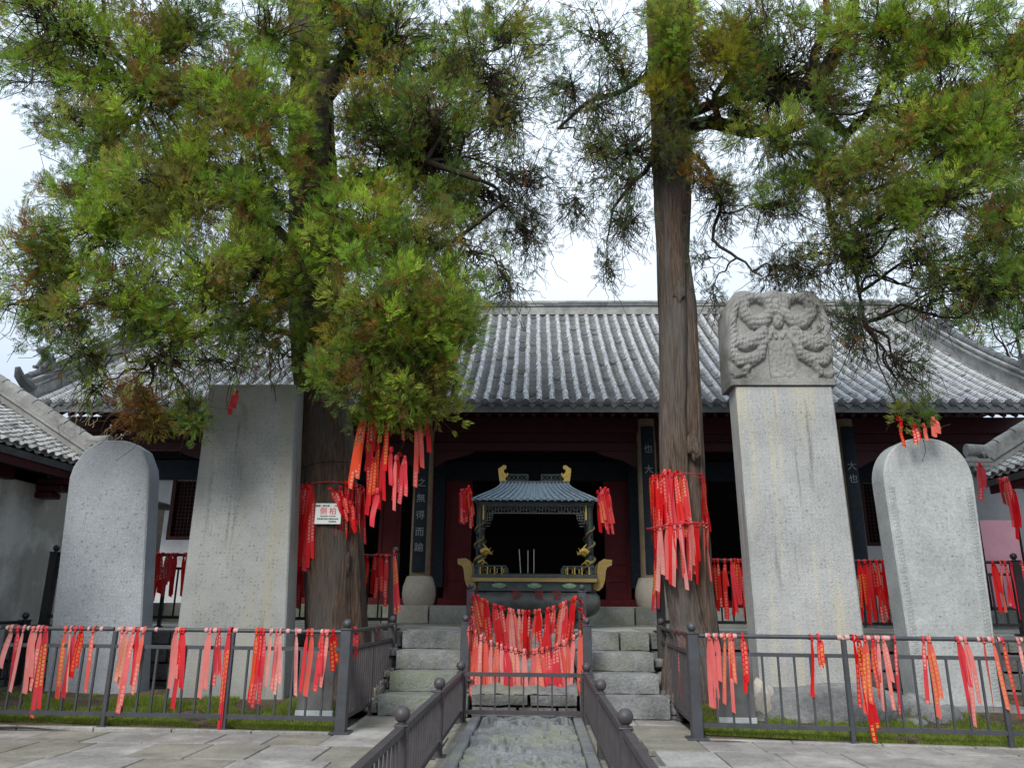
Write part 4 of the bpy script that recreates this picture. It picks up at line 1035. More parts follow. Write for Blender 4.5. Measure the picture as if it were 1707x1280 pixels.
for sx in (-.65, 0, .63):
    b = MB(); b.ball((BX+sx, BY-.44, 1.72), .09, 12, 6, (1.1,.3,.55))
    for k in range(7): a = math.pi*k/6; b.ball((BX+sx+.1*math.cos(a), BY-.445, 1.715-.035*math.sin(a)), .035, 8, 5, (1,.4,.6))
    bp(b, 'lotus_boss', 'lotus', smooth=60)
bp(MB().box((BX, BY, 1.81), (2.26, .98, .07)), 'meander_band', 'goldkey'); bp(MB().box((BX, BY, 1.875), (2.28, 1.0, .055)), 'rim', 'bronze')
bp(MB().box((BX, BY, 1.91), (2.0, .8, .02)), 'ash_bed', 'ash')
for s_ in (-1, 1):
    poly = [(1.08,1.66),(1.17,1.63),(1.25,1.70),(1.29,1.82),(1.31,1.98),(1.34,2.05),(1.42,2.07),(1.43,2.17),(1.27,2.18),(1.18,2.12),(1.15,2.0),(1.13,1.85),(1.08,1.78)]
    bp(MB().prism([(BX+s_*x, z) for x, z in poly], 'y', BY-.32, BY-.20), 'handle', 'goldkey'); bp(MB().prism([(BX+s_*x, z) for x, z in poly], 'y', BY+.20, BY+.32), 'handle', 'goldkey')
    for sy in (-.46, .46):
        rl = MB(); xa, xb = BX+s_*.52, BX+s_*1.1; y = BY+sy
        rl.box(((xa+xb)/2, y, 2.04), (abs(xb-xa), .025, .022)); rl.box((xa, y, 1.98), (.025,.025,.14)); rl.box((xb, y, 1.98), (.025,.025,.14)); ro = bp(rl, 'little_rail', 'bronze')
        for k in range(4):
            x = xa+(xb-xa)*(k+.6)/4.4; bp(MB().lathe((x, y, 1.90), [(.014,0),(.02,.02),(.01,.035),(.02,.06),(.01,.085),(.016,.11),(.01,.13)], 8), 'gold_baluster', 'gold', ro, 50)
    for sy in (-.40, .40):
        x = BX+s_*1.03; y = BY+sy; cm = bp(MB().lathe((x, y, 1.90), [(.075,0),(.075,.04),(.055,.06),(.055,1.14),(.07,1.2)], 14), 'canopy_column', 'bronze', smooth=40)
        pts = []; rs = []
        for k in range(46):
            q = k/45; th = q*math.pi*6.2 + (0 if s_ < 0 else 2); pts.append((x+.075*math.cos(th), y+.075*math.sin(th), 1.98+.85*q)); rs.append(.03*(1-.45*q))
        bp(MB().tube(pts, rs, 7), 'coiled_dragon', 'dragon', cm, 60)
        d = MB(); d.tube([(x-s_*.05, y-.07, 2.28), (x-s_*.14, y-.1, 2.33), (x-s_*.21, y-.11, 2.29)], [.045,.05,.02], 8); d.tube([(x-s_*.14, y-.1, 2.36), (x-s_*.08, y-.1, 2.42)], [.015,.006], 5); d.tube([(x-s_*.18, y-.1, 2.3), (x-s_*.23, y-.1, 2.36)], [.012,.004], 5); d.tube([(x, y-.08, 2.1), (x-s_*.08, y-.12, 2.14), (x-s_*.13, y-.12, 2.1)], [.02,.02,.008], 6)
        bp(d, 'dragon_head', 'gold', cm, 60)
        bl_ = MB().ball((x, y-.07, 2.3), .045, 10, 6, (.9,.6,1.3)); bl_.ball((x+.02*s_, y-.07, 2.58), .035, 8, 5, (.9,.6,1.4)); bp(bl_, 'blue_scale_patch', 'navy', cm, 60)
# lattice apron below the eave
lt = MB(); z0, z1 = 2.92, 3.12
lt.box((BX, BY-.43, 3.11), (2.0, .03, .03)).box((BX, BY-.43, 2.97), (1.7, .02, .016))
r = random.Random(3)
for k in range(34): x = BX-.97+k*.0588; lt.box((x, BY-.43, 3.04), (.012, .018, .13)); lt.box((x+.02, BY-.43, 3.0+r.choice([0,.03,.06])), (.05, .018, .012))
for s_ in (-1, 1):
    for k in range(5): lt.box((BX+s_*(.97-.045*k), BY-.43, 2.9-.0*k), (.012, .018, .26-.045*k)); lt.box((BX+s_*(.87+.0*k), BY-.43, 2.94-.05*k), (.2-.03*k, .018, .012))
bp(lt, 'lattice_apron', 'bronze_grey')
for s_ in (-1, 1): bp(MB().box((BX+s_*.955, BY-.44, 2.98), (.03, .03, .26)), 'gold_strip', 'gold')
bp(MB().box((BX, BY, 3.14), (2.1, .9, .06)), 'canopy_beam', 'bronze')
# canopy roof : four concave slopes with ribs and scalloped eave
def cr_(t): return (1.14-.50*(1-(1-t)**1.7), .62-.56*(1-(1-t)**1.5), 3.19+.37*(t**.85))
rb = MB(); n = 8; vs = []; fs = []
for i in range(n+1):
    a, b_, z = cr_(i/n); vs += [(BX-a, BY-b_, z), (BX+a, BY-b_, z), (BX+a, BY+b_, z), (BX-a, BY+b_, z)]
for i in range(n):
    for k in range(4): fs.append((i*4+k, i*4+(k+1) % 4, i*4+4+(k+1) % 4, i*4+4+k))
fs += [(3,2,1,0), (n*4, n*4+1, n*4+2, n*4+3)]
bu.scale = (.94, .94, .975)
rb.add(vs, fs); ro = bp(rb, 'canopy_roof', 'bronze_roof', smooth=40)
for k in range(19):
    f = -1+2*k/18
    for sy in (-1, 1):
        pts = [(BX+f*cr_(i/8)[0], BY+sy*(cr_(i/8)[1]+.004), cr_(i/8)[2]+.012) for i in range(9)]
        bp(MB().tube(pts, .020 if sy < 0 else .016, 6), 'roof_rib', 'bronze_roof', ro, 60)
        if sy < 0:
            bp(MB().tube([(pts[0][0], pts[0][1]-.022, pts[0][2]-.01), (pts[0][0], pts[0][1], pts[0][2]-.01)], .03, 10), 'eave_disc', 'bronze_roof', ro, 40)
for k in range(9):
    f = -1+2*k/8
    for sx in (-1, 1): bp(MB().tube([(BX+sx*(cr_(i/6)[0]+.004), BY+f*cr_(i/6)[1], cr_(i/6)[2]+.01) for i in range(7)], .016, 6), 'roof_rib', 'bronze_roof', ro, 60)
bp(MB().cbox((BX, BY, 3.58), (1.36, .12, .05), .01), 'canopy_ridge', 'bronze')
for s_ in (-1, 1):
    poly = [(.68,3.6),(.70,3.74),(.71,3.84),(.66,3.87),(.61,3.91),(.56,3.90),(.55,3.85),(.60,3.82),(.60,3.78),(.55,3.73),(.53,3.77),(.51,3.74),(.54,3.69),(.57,3.66),(.56,3.63),(.53,3.6)]
    bp(MB().prism([(BX+s_*x, z) for x, z in poly], 'y', BY-.04, BY+.04), 'fish_dragon_finial', 'gold')
    xa, xb = BX+s_*.13, BX+s_*.52; rl = MB(); rl.box(((xa+xb)/2, BY, 3.735), (abs(xb-xa), .02, .014)).box(((xa+xb)/2, BY, 3.62), (abs(xb-xa), .02, .014))
    for x in (xa, xb, (xa+xb)/2): rl.box((x, BY, 3.68), (.014, .02, .12))
    for k in range(5):
        for q in (0, 1):
            x0 = xa+(xb-xa)*k/5; x1 = xa+(xb-xa)*(k+1)/5; rbox(rl, (x0, BY, 3.63 if q else 3.73), (x1, BY, 3.73 if q else 3.63), .012, .009)
    bp(rl, 'ridge_lattice', 'bronze')
for sx in (-.82, .82):
    for sy in (-.3, .3):
        b = MB(); b.lathe((BX+sx, BY+sy, 1.0), [(.14,0),(.13,.05),(.09,.1),(.1,.2),(.13,.3)], 14); b.ball((BX+sx, BY+sy-.08, 1.2), .09, 12, 8); b.ball((BX+sx-.04, BY+sy-.15, 1.23), .02, 6, 4); b.ball((BX+sx+.04, BY+sy-.15, 1.23), .02, 6, 4); bp(b, 'lion_leg', 'bronze', smooth=50)
for px, hh in ((868,.42),(880,.40),(890,.42)):
    x = at(px, 950, 13.8).x; tag(MB().tube([(x, 13.85, 1.9), (x+(-.03 if px < 870 else .0), 13.86, 1.9+hh)], .009, 6).build('incense_stick', 'incense'), {868:'leaning left one of three grey incense sticks in the burner',880:'middle one of three grey incense sticks in the burner',890:'right one of three grey incense sticks in the burner'}[px], 'incense stick', 'incense sticks in the burner')

# ------------------------------------------------------------------ trees
def sprays():
    T = []
    for s in range(8):
        r = random.Random(s+40); tr = []
        L = .13
        for k in range(11):
            f = k/10
            if k == 10: a, ln, bz = 0, .05, L*.72
            else: side = 1 if k % 2 else -1; a = rad(r.uniform(16, 44))*side; ln = .078*(1-.5*f)*r.uniform(.75,1.2); bz = L*.9*f*.85
            w_ = .0074*r.uniform(.8,1.3); dx, dz = math.sin(a), math.cos(a); yj = r.uniform(-.02,.02)
            b0 = np.array([0, 0, bz]); tip = np.array([dx*ln, yj, bz+dz*ln]); nrm = np.array([dz, r.uniform(-.5,.5), -dx])*w_
            tr.append([b0-nrm*.3, b0*.5+tip*.5+nrm, tip] if k % 2 else [b0+nrm*.3, tip, b0*.5+tip*.5-nrm])
        T.append(np.array(tr))
    return np.array(T)
SPR = sprays()
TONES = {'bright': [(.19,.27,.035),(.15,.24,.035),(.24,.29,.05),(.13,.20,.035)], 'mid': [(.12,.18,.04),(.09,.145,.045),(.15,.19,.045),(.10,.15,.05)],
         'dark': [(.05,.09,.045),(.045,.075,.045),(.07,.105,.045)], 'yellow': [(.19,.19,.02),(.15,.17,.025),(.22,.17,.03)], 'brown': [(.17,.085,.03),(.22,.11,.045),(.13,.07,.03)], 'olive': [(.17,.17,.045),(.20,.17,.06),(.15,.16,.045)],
         'far': [(.10,.19,.07),(.13,.22,.09),(.09,.16,.07)]}
def tree_foliage(name, par, clumps):
    "clumps: list of (centre, size, count, tone, updir, scale)"
    Ps, Ds, Ss, Cs = [], [], [], []
    for c, s, n, tone, g_, scl, ez in clumps:
        off = NR.normal(0, 1, (n, 3)); off /= np.linalg.norm(off, axis=1)[:, None]; rr_ = NR.uniform(0, 1, n)**.55
        off = off*rr_[:, None]*np.array([s*(1.15-.2*ez), s*(1.15-.2*ez), s*1.25*ez])
        d = off/s*1.0 + np.array(g_)*.75 + NR.normal(0, .35, (n, 3)); d /= np.linalg.norm(d, axis=1)[:, None]
        Ps.append(np.array(c)+off); Ds.append(d); Ss.append(NR.uniform(.7, 1.25, n)*scl)
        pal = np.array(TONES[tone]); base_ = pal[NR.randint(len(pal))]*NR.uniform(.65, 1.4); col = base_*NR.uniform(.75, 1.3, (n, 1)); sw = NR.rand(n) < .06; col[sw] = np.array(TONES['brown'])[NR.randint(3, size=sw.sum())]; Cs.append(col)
    P, D, S, Cc = map(np.concatenate, (Ps, Ds, Ss, Cs)); n = len(P)
    a = NR.normal(0, 1, (n, 3)); X = np.cross(a, D); X /= np.linalg.norm(X, axis=1)[:, None]; Yv = np.cross(D, X)
    ti = NR.randint(len(SPR), size=n); T = SPR[ti]*S[:, None, None, None]          # n, m, 3, 3
    W_ = T[..., 0:1]*X[:, None, None, :] + T[..., 1:2]*Yv[:, None, None, :] + T[..., 2:3]*D[:, None, None, :] + P[:, None, None, :]
    m = T.shape[1]; V = W_.reshape(-1, 3); tone = np.repeat(Cc, m*3, 0); tone = tone*(.88+.24*np.repeat(NR.rand(n*m), 3)[:, None])
    return link(name, fastmesh(name, V, np.arange(len(V)).reshape(-1, 3), 'leaf', tone), par), n*m
def curve(a, b_, sag, wob, n, seed):
    r = random.Random(seed); a, b_ = Vector(a), Vector(b_); pts = []
    L = (b_-a).length
    for i in range(n+1):
        s = i/n; p = a.lerp(b_, s) + Vector((0, 0, 4*sag*s*(1-s)))
        k = math.sin(math.pi*s)*wob*min(L, 1.6); p += Vector((noise.noise(Vector((s*2.5, seed, 1))), noise.noise(Vector((s*2.5, seed, 5))), noise.noise(Vector((s*2.5, seed, 9)))))*k; pts.append(p)
    return pts
def crown(par, axis, lobes, seed, scl=1.0, dens=1.0, zmin=6.0, thick=1.0, hubs=()):
    r = random.Random(seed); clumps = []; tw = MB(); nb = 0
    for li, (c, rd, n, tone) in enumerate(lobes):
        c = Vector(c); sparse = tone.startswith('s_'); tn = tone[2:] if sparse else tone
        # limb from the trunk to the lobe
        zt = max(zmin, min(13, c.z - .25*math.hypot(c.x-axis(c.z).x, c.y-axis(c.z).y) + (.3 if r.random() > .5 else -.3))); a = axis(zt)
        if hubs: a = min(list(hubs)+[a], key=lambda h: (h-c).length + (1.0 if h.z < c.z-.2 else 0))
        dist = (c-a).length
        if dist > .6:
            r0 = min(.06, .018+.010*dist)*thick; pts = curve(a, c, r.uniform(-.1,.25)*dist*.3, .32, 12, seed*100+li); 
            MB().tube(pts, [r0*(1-.78*i/12) for i in range(13)], 7).build('branch', 'limb', par, 60)
        else: pts = [a, c]
        n2 = int(n*dens+.5); k = 0; tries = 0
        while k < n2 and tries < n2*8:
            tries += 1
            d = Vector((r.gauss(0,1), r.gauss(0,1), r.gauss(0,1))).normalized()*(r.random()**.62)*rd*1.22
            d.z *= .85; p = c+d
            if noise.noise(p*1.9+Vector((seed,0,0))) < (-.10 if not sparse else -.02): continue
            k += 1
            t_ = tn; q = r.random(); nb_ = noise.noise(p*.9+Vector((0,seed,0)))
            if nb_ > .22 and tn in ('bright','mid') and q < .6: t_ = 'olive'
            elif q < .07: t_ = 'brown'
            elif q < .13 and tn != 'dark': t_ = 'yellow'
            elif q < .25 and tn == 'bright': t_ = 'mid'
            elif q < .33 and tn == 'mid': t_ = 'bright'
            elif q < .40 and tn == 'mid': t_ = 'dark'
            out = (d.normalized()*.6 + Vector((0,0,.8)) if not sparse or r.random() < .35 else d.normalized()*.4+Vector((0,0,-.7)))
            sz = r.uniform(.11, .22)*scl; cnt = int((28 if not sparse else 17)*r.uniform(.6,1.3))
            clumps.append((p, sz, cnt, t_, out, scl*(1 if not sparse else .85), r.uniform(.8,1.2) if not sparse else r.uniform(1.0,2.1)))
            st = pts[r.randint(len(pts)//2, len(pts)-1)] if len(pts) > 2 else c
            tp = curve(st.lerp(c, .5), p, -.12*rd if sparse else .05, .5, 4, seed*1000+li*50+k); tw.tube(tp, [.012*scl*(1-.16*i) for i in range(5)], 3, False)
            if r.random() < (.9 if sparse else .35):      # bare curling twiglets
                for _ in range(3 if sparse else 1):
                    e = p+Vector((r.uniform(-.3,.3), r.uniform(-.3,.3), r.uniform(-.55,.12)))*scl*1.2; tw.tube(curve(tp[3], e, -.05, .45, 4, r.random()*999), [.007*scl,.006*scl,.005*scl,.004*scl,.003*scl], 3, False)
    tw.build('twigs', 'twig', par)['kind'] = 'stuff'
    return tree_foliage('crown', par, clumps)
def trunkmesh(name, rings, par, mat, seed, n=130, step=.06):
    "rings: (x, y, z, r); fluted bark as real relief"
    zs = [q[2] for q in rings]; V = []; F = []
    z = zs[0]; lv = []
    while z <= zs[-1]+1e-6: lv.append(z); z += step
    for z in lv:
        x = np.interp(z, zs, [q[0] for q in rings]); y = np.interp(z, zs, [q[1] for q in rings]); r0 = np.interp(z, zs, [q[3] for q in rings])
        for k in range(n):
            th = 2*math.pi*k/n; c_, s_ = math.cos(th), math.sin(th); tw_ = th+z*.06
            q = Vector((math.cos(tw_)*2.2, math.sin(tw_)*2.2, z*.35+seed)); h = noise.noise(q)*.15; q2 = Vector((math.cos(tw_)*9, math.sin(tw_)*9, z*.9+seed)); h += abs(noise.noise(q2))*.11 + noise.noise(Vector((c_*18, s_*18, z*2.2+seed)))*.025
            h += .06*noise.noise(Vector((c_*1.5, s_*1.5, z*1.5+seed)))
            V.append((x+c_*r0*(1+h), y+s_*r0*(1+h), z))
    m = len(lv); F = np.array([(i*n+k, i*n+(k+1) % n, (i+1)*n+(k+1) % n, (i+1)*n+k) for i in range(m-1) for k in range(n)])
    o = link(name, fastmesh(name, np.array(V), F, mat, smooth=True, k=4), par); return o
# left tree
TYL = 11.35
tl = thing('cypress_tree', 'thick-trunked old cypress with dense green crown, between left stele and steps', 'tree', (-2.4, TYL, 0), 'two old cypresses')
xl = lambda px, py: at(px, py, TYL)
RL_ = [(-2.5, TYL, 0, .66), (-2.53, TYL, .3, .53), (-2.55, TYL, .7, .46)]
for pl_, pr_, py in ((509,610,1040),(508,606,900),(503,596,780),(494,582,650),(488,570,500),(484,562,350),(484,556,200),(486,548,90),(480,536,0),(478,520,-120),(480,505,-330)):
    a, b_ = at(pl_, py, TYL), at(pr_, py, TYL); RL_.append(((a.x+b_.x)/2, TYL, a.z, (b_.x-a.x)/2*.97))
trunkmesh('trunk', RL_, tl, 'bark', 3.3)
axL = lambda z: Vector((float(np.interp(z, [q[2] for q in RL_], [q[0] for q in RL_])), TYL, z))
hubL = []; hubR = []
fork = [at(535,170,TYL), at(560,130,TYL-.1), at(590,80,TYL-.2), at(615,20,TYL-.2), at(640,-80,TYL-.2), at(650,-200,TYL)]
MB().tube(fork, [.16,.19,.17,.15,.12,.08], 14).build('fork_limb', 'limb', tl, 60)
for pts, rr0 in (([(500,420),(440,360),(360,330),(260,300)], .09), ([(500,300),(430,230),(350,190),(250,150)], .10), ([(560,330),(630,290),(710,270),(800,300)], .09), ([(560,450),(620,440),(690,430),(760,400),(850,330)], .06), ([(495,560),(420,540),(330,560),(250,600)], .05), ([(575,560),(640,570),(700,600)], .05)):
    P = [at(px, py, TYL-.5*i) for i, (px, py) in enumerate(pts)]; hubL += P; MB().tube(P, [rr0*(1-.6*i/(len(P)-1)) for i in range(len(P))], 8).build('branch', 'limb', tl, 60)
LL = [(300,280,11.3,2.0,50,'s_mid'),(150,120,10.5,1.3,26,'s_mid'),(720,250,11.0,1.7,60,'s_mid'),(660,60,10.6,1.2,26,'mid'),(830,120,10.5,1.1,22,'s_mid'),(300,560,10.2,.8,8,'s_mid'),(650,560,9.8,.9,18,'mid'),(880,300,10.6,.7,12,'s_dark'),(100,480,10,.9,14,'s_mid'),(640,330,10,.7,14,'bright'),(450,450,9.6,.8,14,'s_mid'),(520,250,10.5,.3,5,'mid'),(500,430,10.5,.28,5,'mid'),(545,560,10.6,.3,6,'bright'),(500,600,10.6,.25,4,'mid'),(560,370,10.5,.3,5,'bright'),(510,100,10.5,.4,7,'mid'),(590,40,10.6,.5,8,'mid'),(540,10,10.4,.5,9,'bright'),(200,330,9.2,.5,10,'bright'),(330,260,9.0,.5,10,'bright'),(60,30,9.3,.8,14,'bright'),(660,580,9.0,.45,12,'bright'),(470,590,9.8,.3,3,'s_mid'),(120,40,9.2,1.0,26,'bright'),(300,50,9,1.0,30,'mid'),(440,50,9.4,.8,22,'bright'),(240,150,9,.9,28,'bright'),(390,180,8.8,.9,30,'bright'),(470,170,9.6,.45,9,'bright'),(600,180,9.8,.4,8,'bright'),
 (170,250,9.3,.55,12,'mid'),(160,390,9,.75,26,'bright'),(300,340,8.9,.8,26,'bright'),(400,310,8.8,.7,22,'bright'),(80,430,9.3,.5,12,'mid'),(70,520,9.4,.5,12,'mid'),
 (220,500,9,.75,26,'bright'),(350,480,8.8,.75,28,'bright'),(430,430,8.9,.6,18,'bright'),(150,590,9.5,.45,6,'s_mid'),(290,600,9.3,.5,6,'s_mid'),(230,665,9.4,.22,4,'brown'),(325,680,9.4,.22,6,'mid'),(370,600,9.3,.3,3,'s_mid'),(430,550,9.2,.4,6,'mid'),
 (590,300,9.8,.4,9,'bright'),(600,400,9.2,.65,22,'bright'),(640,520,8.9,.75,32,'bright'),(715,530,9.1,.55,22,'bright'),(690,625,9.1,.48,19,'bright'),(600,620,9.2,.5,18,'mid'),(750,600,9.3,.3,7,'bright'),(640,685,9.4,.26,8,'bright'),(725,680,9.5,.22,5,'bright'),
 (560,520,10.2,.3,6,'mid'),(470,500,10.2,.25,5,'mid'),(700,410,9.3,.5,14,'mid'),(790,420,9.6,.4,8,'s_mid'),(760,490,9.4,.34,8,'bright'),
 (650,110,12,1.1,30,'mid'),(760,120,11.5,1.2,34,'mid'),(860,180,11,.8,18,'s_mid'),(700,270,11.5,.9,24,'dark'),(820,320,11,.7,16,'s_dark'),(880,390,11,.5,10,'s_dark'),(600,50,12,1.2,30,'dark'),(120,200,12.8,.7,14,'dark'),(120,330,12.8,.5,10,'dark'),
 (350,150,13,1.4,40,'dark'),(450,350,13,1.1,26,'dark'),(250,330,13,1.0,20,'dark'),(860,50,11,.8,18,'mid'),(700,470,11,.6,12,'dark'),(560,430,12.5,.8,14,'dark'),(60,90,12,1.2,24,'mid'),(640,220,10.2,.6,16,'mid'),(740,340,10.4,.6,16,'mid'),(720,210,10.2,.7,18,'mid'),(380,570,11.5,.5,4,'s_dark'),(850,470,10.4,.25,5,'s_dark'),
 (250,700,9.5,.15,3,'olive'),(170,640,9.7,.2,2,'s_mid'),(770,550,9.4,.25,4,'bright'),
 (300,-150,10,1.6,26,'mid'),(600,-150,11,1.8,30,'mid'),(880,-140,11,1.1,12,'mid'),(60,-120,10,1.4,18,'mid'),(450,-300,11.3,1.6,16,'mid')]
_, nl = crown(tl, axL, [(at(a, b_, c), d, e, f) for a, b_, c, d, e, f in LL], 3, dens=3.3, thick=.85, hubs=hubL)
# right tree
TYR = 11.2
tr_ = thing('cypress_tree', 'slimmer pale-barked old cypress with sparse crown, right of the steps', 'tree', (2.4, TYR, 0), 'two old cypresses')
RR_ = [(2.36, TYR, 0, .52), (2.36, TYR, .35, .42), (2.36, TYR, .8, .35)]
for pl_, pr_, py in ((1117,1176,1040),(1106,1160,960),(1100,1150,800),(1100,1146,700),(1099,1148,600),(1096,1146,470),(1095,1149,400),(1090,1150,300),(1085,1150,200),(1082,1148,100),(1078,1130,0),(1075,1115,-150),(1080,1105,-350)):
    a, b_ = at(pl_, py, TYR), at(pr_, py, TYR); RR_.append(((a.x+b_.x)/2, TYR, a.z, (b_.x-a.x)/2*.97))
trunkmesh('trunk', RR_, tr_, 'bark_pale', 8.1)
R2 = []
for pl_, pr_, py in ((1160,1196,1060),(1150,1184,960),(1138,1172,800),(1132,1168,700),(1132,1164,600),(1130,1158,500),(1126,1148,430),(1122,1140,380)):
    a, b_ = at(pl_, py, TYR+.06), at(pr_, py, TYR+.06); R2.append(((a.x+b_.x)/2, TYR+.06, a.z, (b_.x-a.x)/2*1.1))
R2 = [(R2[0][0]+.03, R2[0][1], 0, R2[0][3]*1.3)] + R2
trunkmesh('fused_stem', R2, tr_, 'bark_pale', 5.5, n=60)
for q_, par_ in (((2.36,TYR,3.6,.30),tr_),((2.30,TYR,6.0,.27),tr_),((2.45,TYR,7.4,.24),tr_),((-2.62,TYL,1.9,.40),tl),((-2.7,TYL,2.9,.38),tl)):
    a_ = rad(R.uniform(235,300)); kx, ky = q_[0]+q_[3]*math.cos(a_), q_[1]+q_[3]*math.sin(a_)
    kb = MB(); pebble(kb, (kx, ky+.03, q_[2]), (.09,.055,.17), R.random()*9, .5); kb.build('burr', 'bark_pale' if par_ is tr_ else 'bark', par_, 60)
axR = lambda z: Vector((float(np.interp(z, [q[2] for q in RR_], [q[0] for q in RR_])), TYR, z))
for pts, rs_ in (([(1135,215),(1180,205),(1235,215),(1290,222),(1340,205)], [.13,.11,.11,.09,.07]), ([(1145,190),(1230,160),(1300,158),(1350,145),(1390,100),(1420,40),(1430,-60)], [.08,.1,.13,.14,.12,.10,.06]),
                 ([(1340,150),(1380,200),(1410,225),(1450,180),(1480,120)], [.11,.10,.08,.06,.04]), ([(1350,140),(1360,90),(1375,40),(1380,-30)], [.09,.08,.06,.05]), ([(1200,210),(1190,160),(1230,110),(1290,60)], [.06,.05,.05,.03]),
                 ([(1090,120),(1040,150),(980,170),(930,215)], [.06,.045,.035,.02]), ([(1095,260),(1060,300),(1020,350)], [.05,.035,.02]), ([(1145,250),(1180,280),(1200,330),(1190,400),(1230,430),(1270,460)], [.05,.035,.03,.025,.02,.012]),
                 ([(1360,215),(1370,300),(1390,400),(1430,460),(1440,540)], [.06,.045,.035,.028,.018]), ([(1450,180),(1500,200),(1570,210),(1640,200)], [.06,.06,.05,.04])):
    P = []
    for i in range(len(pts)-1):
        for q in range(3): s = q/3; P.append(at(pts[i][0]*(1-s)+pts[i+1][0]*s, pts[i][1]*(1-s)+pts[i+1][1]*s, TYR-.35*(i+s)*.5) + Vector((R.uniform(-.03,.03),0,R.uniform(-.03,.03))))
    P.append(at(pts[-1][0], pts[-1][1], TYR-.35*(len(pts)-1)*.5)); hubR += P; rs2 = [float(np.interp(i/3, range(len(rs_)), rs_)) for i in range(len(P))]
    MB().tube(P, rs2, 8).build('branch', 'limb', tr_, 60)
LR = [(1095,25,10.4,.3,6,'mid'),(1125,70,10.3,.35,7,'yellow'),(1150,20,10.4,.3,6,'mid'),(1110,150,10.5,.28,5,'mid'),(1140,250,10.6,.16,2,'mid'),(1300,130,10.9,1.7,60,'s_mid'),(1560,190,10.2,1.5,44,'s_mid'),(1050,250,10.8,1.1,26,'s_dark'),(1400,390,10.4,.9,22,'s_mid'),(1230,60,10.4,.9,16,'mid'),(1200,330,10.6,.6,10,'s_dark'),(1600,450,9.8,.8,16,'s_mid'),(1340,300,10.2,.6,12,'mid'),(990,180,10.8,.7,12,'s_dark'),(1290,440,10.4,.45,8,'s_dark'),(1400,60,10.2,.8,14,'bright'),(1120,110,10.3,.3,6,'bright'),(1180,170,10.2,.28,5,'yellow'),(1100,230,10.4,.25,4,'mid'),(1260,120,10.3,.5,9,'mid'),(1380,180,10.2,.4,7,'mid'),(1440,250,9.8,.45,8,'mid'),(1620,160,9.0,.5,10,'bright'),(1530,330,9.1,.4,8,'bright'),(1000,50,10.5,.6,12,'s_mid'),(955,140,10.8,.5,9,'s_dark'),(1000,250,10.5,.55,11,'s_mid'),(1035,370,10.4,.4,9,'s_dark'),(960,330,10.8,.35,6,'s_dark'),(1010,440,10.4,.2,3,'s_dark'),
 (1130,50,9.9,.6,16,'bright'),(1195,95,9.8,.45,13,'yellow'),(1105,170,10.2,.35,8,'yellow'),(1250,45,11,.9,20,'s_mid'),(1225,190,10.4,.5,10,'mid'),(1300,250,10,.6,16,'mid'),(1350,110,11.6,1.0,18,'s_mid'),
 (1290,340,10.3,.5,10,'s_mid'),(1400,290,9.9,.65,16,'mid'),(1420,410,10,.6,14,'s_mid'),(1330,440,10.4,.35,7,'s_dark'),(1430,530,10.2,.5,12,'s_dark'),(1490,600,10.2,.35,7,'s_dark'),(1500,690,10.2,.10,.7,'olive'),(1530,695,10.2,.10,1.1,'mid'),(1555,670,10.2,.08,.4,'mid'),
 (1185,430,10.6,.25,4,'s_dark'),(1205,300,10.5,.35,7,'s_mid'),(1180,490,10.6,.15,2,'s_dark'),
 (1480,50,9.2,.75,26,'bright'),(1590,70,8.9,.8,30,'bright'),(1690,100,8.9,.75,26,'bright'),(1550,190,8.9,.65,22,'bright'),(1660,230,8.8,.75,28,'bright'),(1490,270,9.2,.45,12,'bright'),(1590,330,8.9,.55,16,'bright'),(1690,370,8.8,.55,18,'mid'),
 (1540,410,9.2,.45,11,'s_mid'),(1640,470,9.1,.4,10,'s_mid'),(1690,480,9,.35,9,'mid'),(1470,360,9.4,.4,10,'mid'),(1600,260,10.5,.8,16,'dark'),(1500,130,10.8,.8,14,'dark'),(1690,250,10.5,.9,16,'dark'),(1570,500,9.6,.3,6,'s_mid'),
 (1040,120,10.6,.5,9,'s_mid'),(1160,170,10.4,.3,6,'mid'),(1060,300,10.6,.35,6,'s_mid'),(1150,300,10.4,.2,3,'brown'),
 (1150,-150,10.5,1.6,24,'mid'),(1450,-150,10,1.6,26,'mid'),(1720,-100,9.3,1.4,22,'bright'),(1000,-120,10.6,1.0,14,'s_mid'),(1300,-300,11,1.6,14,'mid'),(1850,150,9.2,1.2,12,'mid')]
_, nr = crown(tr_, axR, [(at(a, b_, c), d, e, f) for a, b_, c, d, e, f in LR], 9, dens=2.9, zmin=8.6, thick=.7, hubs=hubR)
# far tree beyond the roof on the right
ft = thing('broadleaf_tree', 'pale green tree rising behind the right end of the hall roof', 'tree', (17.5, 27, 0))
MB().tube([(17.5,27,0),(17.4,27,5),(17.8,27,9)], [.35,.28,.15], 10).build('trunk', 'limb', ft, 60)
_, nf = crown(ft, lambda z: Vector((17.5, 27, min(z, 9))), [(at(1690,440,27), 2.2, 30, 'far'), (at(1640,500,27), 1.4, 16, 'far'), (at(1700,540,27), 1.8, 22, 'far'), (at(1610,560,28), 1.0, 9, 'far'), (at(1760,420,27), 2.4, 24, 'far')], 21, scl=2.2, dens=1.5)

